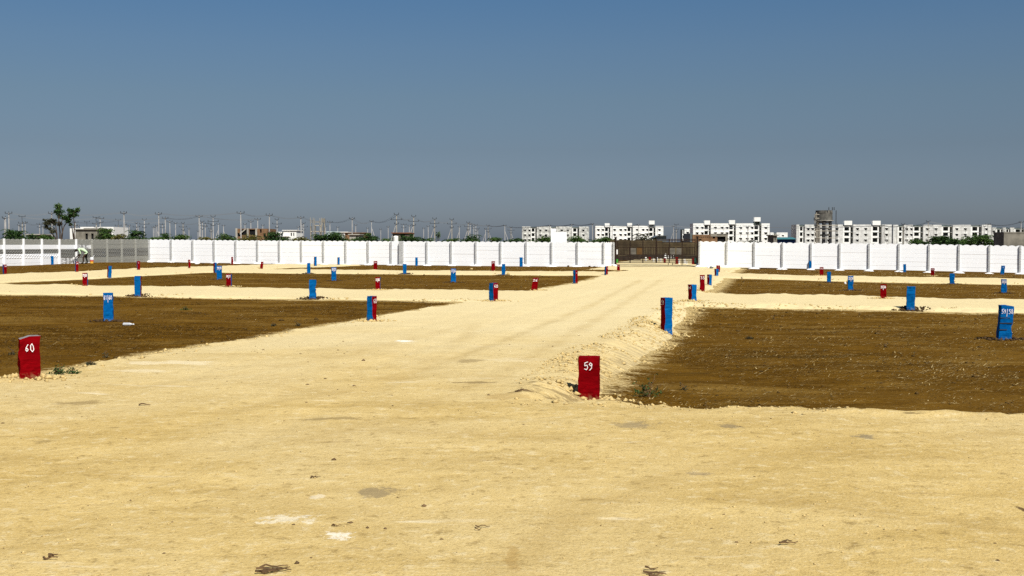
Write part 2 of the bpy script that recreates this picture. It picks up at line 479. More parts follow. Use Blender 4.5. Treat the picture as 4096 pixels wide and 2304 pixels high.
def axis(segs):
    out = []
    for a, b, s in segs:
        n = max(1, int(round((b - a) / s))); out.append(np.linspace(a, b, n, endpoint=False))
    out.append(np.array([segs[-1][1]])); return np.concatenate(out)
def sheet(name, ws, vs_, zfun, mat, keep=None, attr=None):
    Wg, Vg = np.meshgrid(ws, vs_)
    z = zfun(Wg, Vg)
    X, Y = wv2xy(Wg, Vg)
    P = np.stack([X.ravel(), Y.ravel(), z.ravel()], 1)
    n, m = Wg.shape
    idx = np.arange(n * m).reshape(n, m)
    q = np.stack([idx[:-1, :-1], idx[:-1, 1:], idx[1:, 1:], idx[1:, :-1]], -1).reshape(-1, 4)
    if keep is not None:
        k = keep(Wg, Vg, z).ravel()
        q = q[k[q].any(1)]
        used = np.zeros(n * m, bool); used[q.ravel()] = True
        mp = np.cumsum(used) - 1
        P = P[used]; q = mp[q]
    me = big_mesh(name, P, q, mat, smooth=True)
    for attr in (attr or []):
        a = attr[1](Wg, Vg).ravel()
        if keep is not None: a = a[used]
        me.attributes.new(attr[0], 'FLOAT', 'POINT').data.foreach_set('value', np.ascontiguousarray(a, dtype=np.float32))
    return obj(name, me)

def road_material():
    t = NT('compacted_sand', 0.95, 0.08)
    co = t.coord()
    big = t.noise(co, 0.22, 4, 0.55, 0.5)
    mid = t.noise(t.coord((0.55, 1.6, 1)), 1.1, 6, 0.62, 0.6)
    fine = t.noise(co, 9, 6, 0.68)
    grain = t.noise(co, 55, 4, 0.7)
    k = t.mix(t.ramp(mid, 0.34, 0.68), (0.46, 0.32, 0.107), (0.58, 0.425, 0.168))
    k = t.mix(t.math('MULTIPLY', t.ramp(big, 0.42, 0.66), 0.7), k, (0.56, 0.43, 0.20))
    k = t.mix(t.math('MULTIPLY', t.ramp(fine, 0.53, 0.68), 0.7), k, (0.64, 0.52, 0.29))
    k = t.mix(t.math('MULTIPLY', t.ramp(fine, 0.45, 0.31), 0.75), k, (0.27, 0.18, 0.06))
    k = t.mix(t.math('MULTIPLY', t.ramp(grain, 0.47, 0.33), 0.7), k, (0.28, 0.19, 0.07))
    k = t.mix(t.math('MULTIPLY', t.ramp(grain, 0.56, 0.70), 0.65), k, (0.67, 0.56, 0.34))
    fl = t.noise(co, 3.4, 9, 0.82)
    k = t.mix(t.math('MULTIPLY', t.ramp(fl, 0.645, 0.70), 0.75), k, (0.20, 0.125, 0.042))
    k = t.mix(t.math('MULTIPLY', t.ramp(fl, 0.375, 0.33), 0.6), k, (0.66, 0.55, 0.33))
    rim = t.attr('rim')
    rn = t.noise(t.coord((0.8, 2.4, 1)), 3.2, 7, 0.72, 0.4)
    k = t.mix(t.math('MULTIPLY', t.ramp(t.math('ADD', rn, t.math('MULTIPLY', rim, 0.22)), 0.655, 0.75), 0.8), k, (0.15, 0.092, 0.026))
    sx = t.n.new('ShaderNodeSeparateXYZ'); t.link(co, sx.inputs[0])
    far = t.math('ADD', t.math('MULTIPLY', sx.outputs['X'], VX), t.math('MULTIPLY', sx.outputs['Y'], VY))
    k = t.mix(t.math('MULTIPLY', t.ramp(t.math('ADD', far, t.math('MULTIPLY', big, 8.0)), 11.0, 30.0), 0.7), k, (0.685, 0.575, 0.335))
    k = t.mix(t.math('MULTIPLY', t.attr('track'), t.ramp(t.noise(co, 1.3, 4, 0.6), 0.3, 0.62, 0.08, 0.40)), k, (0.355, 0.238, 0.078))
    # scraped dark streaks and pale chalky streaks left by the grader
    st = t.noise(t.coord((0.35, 2.6, 1)), 1.5, 5, 0.7, 0.8)
    k = t.mix(t.math('MULTIPLY', t.math('MULTIPLY', t.ramp(st, 0.64, 0.72), t.ramp(t.noise(co, 0.9, 3), 0.45, 0.6)), 0.75), k, (0.27, 0.18, 0.075))
    st2 = t.noise(t.coord((0.5, 2.2, 1)), 1.1, 5, 0.65, 0.5)
    k = t.mix(t.math('MULTIPLY', t.ramp(st2, 0.63, 0.74), 0.75), k, (0.68, 0.58, 0.38))
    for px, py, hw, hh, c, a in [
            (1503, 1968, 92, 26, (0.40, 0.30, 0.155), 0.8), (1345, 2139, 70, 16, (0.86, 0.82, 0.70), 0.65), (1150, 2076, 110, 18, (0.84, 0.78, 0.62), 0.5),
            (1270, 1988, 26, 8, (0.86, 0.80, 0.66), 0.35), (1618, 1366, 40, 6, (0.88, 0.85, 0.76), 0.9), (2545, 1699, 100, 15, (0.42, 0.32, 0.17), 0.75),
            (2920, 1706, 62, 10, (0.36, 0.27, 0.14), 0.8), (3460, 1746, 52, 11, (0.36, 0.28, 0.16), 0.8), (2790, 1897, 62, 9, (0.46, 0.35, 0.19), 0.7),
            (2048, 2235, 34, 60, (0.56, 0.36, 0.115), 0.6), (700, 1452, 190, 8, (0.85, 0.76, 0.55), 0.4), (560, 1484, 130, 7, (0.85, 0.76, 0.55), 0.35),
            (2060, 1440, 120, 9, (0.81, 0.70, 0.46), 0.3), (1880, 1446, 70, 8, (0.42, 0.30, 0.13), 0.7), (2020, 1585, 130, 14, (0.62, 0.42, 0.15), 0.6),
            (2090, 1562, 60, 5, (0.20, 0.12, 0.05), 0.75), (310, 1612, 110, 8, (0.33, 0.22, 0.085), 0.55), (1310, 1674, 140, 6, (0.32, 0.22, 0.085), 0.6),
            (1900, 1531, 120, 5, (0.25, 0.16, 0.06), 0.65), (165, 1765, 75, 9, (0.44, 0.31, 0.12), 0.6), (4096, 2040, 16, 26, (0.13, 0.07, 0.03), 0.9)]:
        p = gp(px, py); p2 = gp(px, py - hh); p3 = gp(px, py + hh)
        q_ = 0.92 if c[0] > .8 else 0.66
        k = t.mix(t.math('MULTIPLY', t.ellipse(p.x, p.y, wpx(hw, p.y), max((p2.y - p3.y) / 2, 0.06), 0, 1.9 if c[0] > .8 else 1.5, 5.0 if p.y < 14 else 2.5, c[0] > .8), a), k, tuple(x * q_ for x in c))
    t.color(k)
    h = t.math('ADD', t.math('MULTIPLY', mid, 0.8), t.math('ADD', t.math('MULTIPLY', fine, 0.8), t.math('MULTIPLY', grain, 0.35)))
    t.bump(h, 0.75, 0.03)
    return t.mat
def soil_material():
    t = NT('brown_field_soil', 0.95, 0.02)
    co = t.coord()
    big = t.noise(co, 0.25, 4, 0.55, 0.5)
    mid = t.noise(t.coord((0.6, 1.4, 1)), 1.6, 6, 0.65, 0.5)
    fine = t.noise(co, 14, 6, 0.7)
    k = t.mix(t.ramp(mid, 0.32, 0.68), (0.072, 0.0345, 0.0035), (0.134, 0.067, 0.0072))
    k = t.mix(t.math('MULTIPLY', t.ramp(big, 0.45, 0.7), 0.6), k, (0.138, 0.072, 0.011))
    k = t.mix(t.math('MULTIPLY', t.ramp(fine, 0.40, 0.28), 0.7), k, (0.045, 0.026, 0.008))
    k = t.mix(t.math('MULTIPLY', t.ramp(fine, 0.59, 0.70), 0.75), k, (0.24, 0.16, 0.05))
    dry = t.noise(t.coord((0.6, 1.5, 1)), 0.55, 5, 0.62, 0.6)
    k = t.mix(t.math('MULTIPLY', t.ramp(dry, 0.50, 0.68), 0.65), k, (0.20, 0.118, 0.026))
    k = t.mix(t.math('MULTIPLY', t.ramp(dry, 0.44, 0.32), 0.45), k, (0.058, 0.032, 0.006))
    st = t.noise(t.coord((0.5, 2.4, 1)), 3.0, 6, 0.75, 0.3)
    k = t.mix(t.math('MULTIPLY', t.ramp(st, 0.585, 0.69), 0.62), k, (0.25, 0.165, 0.052))
    sp = t.attr('spill')
    sn = t.math('ADD', t.math('MULTIPLY', t.noise(t.coord((0.8, 1.5, 1)), 2.2, 6, 0.7, 0.6), 0.55), t.math('MULTIPLY', t.noise(co, 16, 6, 0.72), 0.45))
    k = t.mix(t.math('MULTIPLY', t.ramp(t.math('ADD', sn, t.math('MULTIPLY', sp, 0.20)), 0.575, 0.66), 0.9), k, t.mix(t.ramp(fine, 0.35, 0.65), (0.36, 0.25, 0.09), (0.58, 0.45, 0.22)))
    t.color(k)
    t.bump(t.math('ADD', mid, fine), 0.9, 0.04)
    return t.mat
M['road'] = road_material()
M['soil'] = soil_material()

# faint tyre marks: polylines over the sand, each with its twin a wheel base away
TRK = [[(60, 1820), (420, 1890), (800, 1955), (1180, 2010)], [(2900, 1975), (3400, 2040), (3800, 2085), (4090, 2125)], [(900, 1650), (1400, 1560), (1780, 1450), (2100, 1330), (2380, 1215), (2560, 1120)],
       [(1250, 1760), (1650, 1640), (2000, 1500), (2280, 1340), (2500, 1210), (2640, 1120)], [(0, 1690), (700, 1700), (1500, 1720), (2500, 1770), (4090, 1850)], [(0, 1600), (600, 1545), (1300, 1440), (1900, 1290)],
       [(1500, 1560), (1660, 1500), (1800, 1400), (1900, 1300)], [(2000, 2300), (2300, 2050), (2700, 1900), (3300, 1790), (4090, 1730)]]
TRK = [[(lambda p: xy2wv(p.x, p.y))(gp(*q)) for q in line] for line in TRK]
def track(W, V):
    out = np.zeros(W.shape)
    for li, line in enumerate(TRK):
        d = np.full(W.shape, 9.0)
        for (a, b), (c, e) in zip(line[:-1], line[1:]):
            L2 = (c - a) ** 2 + (e - b) ** 2
            t_ = np.clip(((W - a) * (c - a) + (V - b) * (e - b)) / L2, 0, 1)
            d = np.minimum(d, np.hypot(W - a - t_ * (c - a), V - b - t_ * (e - b)) + 0 * t_)
        d = d + 0.10 * fbm(W, V, 1.4, 2, 50 + li)
        out = np.maximum(out, np.exp(-(d / 0.13) ** 2) * (0.75 + 0.25 * np.sin(li)))
    return np.clip(out, 0, 1)
rw = axis([(-110, -52, 3), (-52, -40, .5), (-40, -14, .25), (-14, -9.8, .13), (-9.8, 7, .07), (7, 20, .25), (20, 70, 2)])
rv = axis([(-25, 2.6, .6), (2.6, 12.6, .05), (12.6, 24, .085), (24, 42, .15), (42, 64, .25), (64, 88, .35), (88, 130, 1.5)])
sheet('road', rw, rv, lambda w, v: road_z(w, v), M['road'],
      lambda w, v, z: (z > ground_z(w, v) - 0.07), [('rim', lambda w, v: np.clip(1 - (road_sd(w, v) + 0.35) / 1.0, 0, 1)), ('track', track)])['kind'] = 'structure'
gw = axis([(-3000, -600, 400), (-600, -110, 60), (-110, -52, 4), (-52, -14, .4), (-14, -9.8, .2), (-9.8, 9, .1), (9, 22, .35), (22, 70, 3), (70, 600, 60), (600, 3000, 400)])
gv = axis([(-60, 2, 6), (2, 10.6, .4), (10.6, 24, .1), (24, 42, .2), (42, 64, .35), (64, 88, .45), (88, 130, 2), (130, 600, 40), (600, 4000, 300)])
sheet('ground', gw, gv, lambda w, v: ground_z(w, v), M['soil'], None, [('spill', lambda w, v: np.clip(1 + (road_sd(w, v) + 0.24) / 0.38, 0, 1))])['kind'] = 'structure'

# ------------------------------------------------------------------ loose stuff on the ground
def scatter_octa(name, w, v, size, mat, flat=0.6, sink=0.3):
    x, y = wv2xy(w, v); z = H(x, y)
    n = len(w)
    o = np.array([(1, 0, 0), (0, 1, 0), (-1, 0, 0), (0, -1, 0), (0, 0, 1), (0, 0, -1)], float)
    P = np.repeat(o[None], n, 0) * (1 + 0.45 * rng.uniform(-1, 1, (n, 6, 1)))
    a = rng.uniform(0, 6.28, n); c, s = np.cos(a)[:, None], np.sin(a)[:, None]
    X = P[..., 0] * c - P[..., 1] * s; Yp = P[..., 0] * s + P[..., 1] * c
    S = size[:, None]
    V = np.stack([x[:, None] + X * S, y[:, None] + Yp * S, z[:, None] + P[..., 2] * S * flat + S * (flat - sink) * 0.5], -1).reshape(-1, 3)
    f = np.array([(0, 1, 4), (1, 2, 4), (2, 3, 4), (3, 0, 4), (1, 0, 5), (2, 1, 5), (3, 2, 5), (0, 3, 5)])
    Fc = (f[None] + (np.arange(n) * 6)[:, None, None]).reshape(-1, 3)
    o = obj(name, big_mesh(name, V, Fc, mat)); o['kind'] = 'stuff'; return o
def plot_pts(n, boxes, dens_pow=1.0):
    ws, vs_ = [], []
    ar = np.array([(b - a) * (d - c) * k for a, b, c, d, k in boxes]); ar = ar / ar.sum()
    for (a, b, c, d, k), q in zip(boxes, ar):
        m = int(n * q); ws.append(rng.uniform(a, b, m)); vs_.append(rng.uniform(c, d, m))
    w, v = np.concatenate(ws), np.concatenate(vs_)
    keep = (road_sd(w, v) < -0.28) & (ground_z(w, v) > road_z(w, v) - 0.01)
    clump = fbm(w, v, 0.8, 3, 77) + 0.5 * fbm(w, v, 0.2, 2, 78)
    keep &= clump + rng.uniform(-0.5, 0.5, len(w)) > -0.15
    return w[keep], v[keep]
PLOTS = [(-1.6, 9, 11.4, 20, 4), (-18, -8.9, 11.7, 20, 4), (-2, 12, 20, 30.6, 1.6), (-24, -8.9, 20, 30.6, 1.6), (-30, -8.9, 37.5, 56, .5), (-2, 16, 37.5, 56, .5),
         (-30, -8.9, 62, 80, .3), (-2, 19, 62, 80, .3), (-49, -37, 46, 80, .3)]
w_, v_ = plot_pts(230000, PLOTS)
x_, y_ = wv2xy(w_, v_); z_ = H(x_, y_)
n_ = len(w_); ln = rng.gamma(2.0, 0.015, n_) * (1 + v_ / 60) + .010; wd = rng.uniform(0.0022, 0.0048, n_) * (1 + v_ / 25)
ln = ln * np.where(rng.uniform(0, 1, n_) < .10, 1.6, 1.0)
a_ = rng.normal(-.1, 0.5, n_); tilt = rng.uniform(-0.05, 0.35, n_) * ln
dx, dy = np.cos(a_), np.sin(a_)
st = np.stack([np.stack([x_ - dy * wd, y_ + dx * wd, z_ + 0.006], -1), np.stack([x_ + dy * wd, y_ - dx * wd, z_ + 0.008], -1),
               np.stack([x_ + dx * ln, y_ + dy * ln, z_ + 0.008 + np.maximum(tilt, 0)], -1)], 1).reshape(-1, 3)
o = obj('straw', big_mesh('straw', st, np.arange(n_ * 3).reshape(-1, 3), M['straw'])); o['kind'] = 'stuff'
w_, v_ = plot_pts(22000, PLOTS)
scatter_octa('soil_crumbs', w_, v_, rng.gamma(1.5, 0.0042, len(w_)) * (1 + v_ / 40) + 0.003, M['soilcrumb'])
# crumbs of sand along the road edges and loose on the road
w_ = np.concatenate([rng.uniform(-20, 9, 60000), rng.uniform(-12, 8, 26000), rng.uniform(-40, 20, 50000)])
v_ = np.concatenate([rng.uniform(4, 32, 60000), rng.uniform(4.5, 16, 26000), rng.uniform(30, 66, 50000)])
d_ = road_sd(w_, v_)
pr = np.exp(-((d_ + 0.05) / 0.22) ** 2) * 1.3 * (fbm(w_, v_, 0.7, 3, 91) > -0.05)
pr = np.maximum(pr, np.where((d_ > 0) & (v_ < 16), 0.10 + 0.45 * (fbm(w_, v_, 0.6, 3, 93) > 0.22), 0))
k_ = rng.uniform(0, 1, len(w_)) < pr
w_, v_, d_ = w_[k_], v_[k_], d_[k_]
w2 = rng.uniform(-3.6, -0.7, 16000); v2 = rng.uniform(11.6, 31, 16000); d2 = road_sd(w2, v2)
k2 = (d2 > -.6) & (d2 < .5) & (fbm(w2, v2, 1.0, 3, 95) + rng.uniform(-.3, .3, 16000) > .12)
w_, v_, d_ = np.concatenate([w_, w2[k2]]), np.concatenate([v_, v2[k2]]), np.concatenate([d_, d2[k2]])
sz = np.where(np.abs(d_) < 0.45, rng.gamma(1.5, 0.0052, len(w_)) * (1 + v_ / 45) + 0.003, rng.gamma(1.6, 0.0019, len(w_)) + 0.0015)
sz = np.minimum(sz, np.where(np.abs(d_) < 0.45, 0.05, 0.013))
scatter_octa('sand_crumbs', w_, v_, sz, M['crumb'])

w_, v_ = rng.uniform(-9, 7, 1500), rng.uniform(4.4, 22, 1500)
k_ = (road_sd(w_, v_) > .1) & (fbm(w_, v_, 0.5, 3, 97) + rng.uniform(-.4, .4, 1500) > .05)
scatter_octa('dark_debris', w_[k_], v_[k_], rng.gamma(1.5, .0035, int(k_.sum())) + .003, M['twig'], 0.5)
# ------------------------------------------------------------------ boundary stones
GLYPH = {'0': [[(.5, 1), (.1, .75), (.1, .25), (.5, 0), (.9, .25), (.9, .75), (.5, 1)]],
         '1': [[(.3, .8), (.55, 1), (.55, 0)]], '2': [[(.1, .8), (.5, 1), (.9, .75), (.1, 0), (.95, .02)]],
         '3': [[(.1, .95), (.85, .95), (.4, .58), (.9, .3), (.5, 0), (.1, .12)]],
         '4': [[(.6, 1), (.1, .35), (.95, .38)], [(.7, .7), (.62, -.05)]],
         '5': [[(.9, 1), (.25, .97), (.2, .58), (.65, .62), (.9, .35), (.6, .02), (.1, .08)]],
         '6': [[(.75, 1), (.2, .6), (.12, .2), (.5, 0), (.85, .22), (.6, .48), (.15, .3)]],
         '7': [[(.1, .98), (.9, .98), (.4, 0)]],
         '8': [[(.5, .52), (.15, .78), (.5, 1), (.85, .78), (.5, .52), (.1, .24), (.5, 0), (.9, .24), (.5, .52)]],
         '9': [[(.85, .75), (.5, .52), (.15, .75), (.5, 1), (.85, .8), (.75, .3), (.35, -.02)]],
         '|': [[(.5, 1.12), (.48, -.6)]], '~': [[(0, .9), (.5, .5), (.2, .1), (.8, .85), (1, .1)]], '.': [[(.45, .6), (.5, .1)]]}
def strokes(mb, text, x0, x1, z0, z1, y, wd):
    cw = (x1 - x0) / len(text)
    for i, ch in enumerate(text):
        for line in GLYPH[ch]:
            pts = [(x0 + cw * (i + 0.12 + 0.76 * (px + rnd.uniform(-.10, .10))), z0 + (z1 - z0) * (pz + rnd.uniform(-.08, .08))) for px, pz in line]
            for (ax, az), (bx_, bz) in zip(pts[:-1], pts[1:]):
                L = math.hypot(bx_ - ax, bz - az) or 1e-6
                nx, nz = -(bz - az) / L * wd / 2, (bx_ - ax) / L * wd / 2
                ex, ez = (bx_ - ax) / L * wd * .35, (bz - az) / L * wd * .35
                mb.add([(ax - ex + nx, y, az - ez + nz), (ax - ex - nx, y, az - ez - nz), (bx_ + ex - nx, y, bz + ez - nz), (bx_ + ex + nx, y, bz + ez + nz)], [(0, 1, 2, 3)])
                y -= 0.00025
def stone(px0, px1, ytop, ybase, front, left, right, delta, text='', face='f', label='', seed=0, lean=0.0, top=None, drop=(0, 0), chips=0, cracks=False, cat='boundary stone', grp='painted plot boundary stones', leany=0.0, fpos=None, thin=1.0):
    r2 = random.Random(seed)
    pc = fpos if fpos is not None else gp((px0 + px1) / 2, ybase)
    Y = pc.y; wtot = wpx(px1 - px0, Y); h = wpx(ybase - ytop, Y)
    a = R(delta); s = wtot / (math.cos(a) + math.sin(abs(a)) * thin)
    sd = s * thin; SINK = 0.14
    beta = math.atan2(pc.x, pc.y)
    nx, nz = 4, 12
    mb = MB()
    def wob(p, k):
        return (vnoise(p[0] * 9 + seed * 3.1, p[2] * 9 + p[1] * 7, k) * 0.5 + vnoise(p[0] * 26 + p[1] * 19, p[2] * 30 + seed, k + 5) * 0.45) * 0.016
    def lvl(x, y):                               # uneven top
        tx = x / s
        return h + drop[0] * (-tx + .5) * 0 + (-drop[0] * max(0, -tx) * 2 - drop[1] * max(0, tx) * 2) + 0.004 * vnoise(x * 30 + seed, y * 30, 3)
    def P(x, y, t):
        z = -SINK + (lvl(x, y) + SINK) * t
        q = [x, y, z]
        e = min(abs(abs(x) - s / 2), 1) + min(abs(abs(y) - sd / 2), 1)
        k = wob(q, 1)
        ch = 0
        if chips and abs(x) > s / 2 - 1e-6 and x > 0:
            for ci in range(chips):
                zc = h * (0.35 + 0.5 * ci / max(chips, 1) + 0.08 * r2.random() * 0)
                ch += 0.03 * math.exp(-((z - zc) / 0.035) ** 2)
        ox = (x / (s / 2)) * k * 1.2 - ch * (1 if x > 0 else 0); oy = (y / (sd / 2)) * wob(q, 9)
        tl = max(z, -SINK)
        return (x + ox + math.tan(R(lean)) * tl, y + oy + math.tan(R(leany)) * tl, z)
    def side(axis_, sign, mi):
        vs, fs = [], []
        for j in range(nz + 1):
            for i in range(nx + 1):
                u = (i / nx - 0.5)
                if axis_ == 'y': x, y = u * s, sign * sd / 2
                else: x, y = sign * s / 2, u * sd
                vs.append(P(x, y, j / nz))
        for j in range(nz):
            for i in range(nx):
                q = (j * (nx + 1) + i, j * (nx + 1) + i + 1, (j + 1) * (nx + 1) + i + 1, (j + 1) * (nx + 1) + i)
                fs.append(q if (axis_ == 'y') == (sign < 0) else q[::-1])
        mb.add(vs, fs, mi)
    cols = {'B': 0, 'R': 1, 'C': 2}
    side('y', -1, cols[front]); side('x', -1, cols[left]); side('x', 1, cols[right]); side('y', 1, cols[front])
    vs, fs = [], []
    for j in range(nx + 1):
        for i in range(nx + 1):
            vs.append(P((i / nx - .5) * s, (j / nx - .5) * sd, 1.0))
    for j in range(nx):
        for i in range(nx):
            fs.append((j * (nx + 1) + i, j * (nx + 1) + i + 1, (j + 1) * (nx + 1) + i + 1, (j + 1) * (nx + 1) + i))
    mb.add(vs, fs, cols[top or front])
    o = mb.build('boundary_stone', [M['blue'], M['red'], M['stonecut']])
    bm = bmesh.new(); bm.from_mesh(o.data); bmesh.ops.remove_doubles(bm, verts=bm.verts, dist=0.0006); bm.to_mesh(o.data); bm.free()
    o.location = pc; o.rotation_euler = (0, 0, -beta + a)
    tag(o, label, cat, grp)
    if text:
        tb = MB()
        big = ybase - ytop > 90
        th = 0.085 if big else min(0.10, h * 0.17)
        zt = h - (0.055 if big else 0.045) - max(drop)
        if face == 'f': fw = s
        else: fw = sd
        span = min(fw * 0.9, th * 0.62 * len(text) if big else fw * 0.9)
        off = 0.0
        wd = 0.0082 if big else 0.013
        strokes(tb, text, -span / 2 + off, span / 2 + off, zt - th, zt, -(sd / 2 if face == 'f' else s / 2) - 0.012, wd)
        if face == 'l': Mr = Matrix.Rotation(-math.pi / 2, 4, 'Z')
        elif face == 'r': Mr = Matrix.Rotation(math.pi / 2, 4, 'Z')
        else: Mr = Matrix.Identity(4)
        me = tb.mesh('painted_number', M['number'])
        me.transform(Mr)
        sh = Matrix.Identity(4); sh[0][2] = math.tan(R(lean)); sh[1][2] = math.tan(R(leany))
        me.transform(sh)
        obj('painted_number', me, o)
    if cracks:
        for zc, ln_ in ((0.34, .75), (0.245, .95), (0.13, .6)):
            cb = MB(); cb.bx(-s / 2, -s / 2 + s * ln_, -sd / 2 - 0.011, -sd / 2 + 0.02, zc * h / .61 * 1.0 + 0.05, zc * h / .61 + 0.05 + 0.014)
            me = cb.mesh('groove', M['concrete_dark'])
            sh = Matrix.Identity(4); sh[0][2] = math.tan(R(lean)); me.transform(sh)
            obj('groove', me, o)
    return o
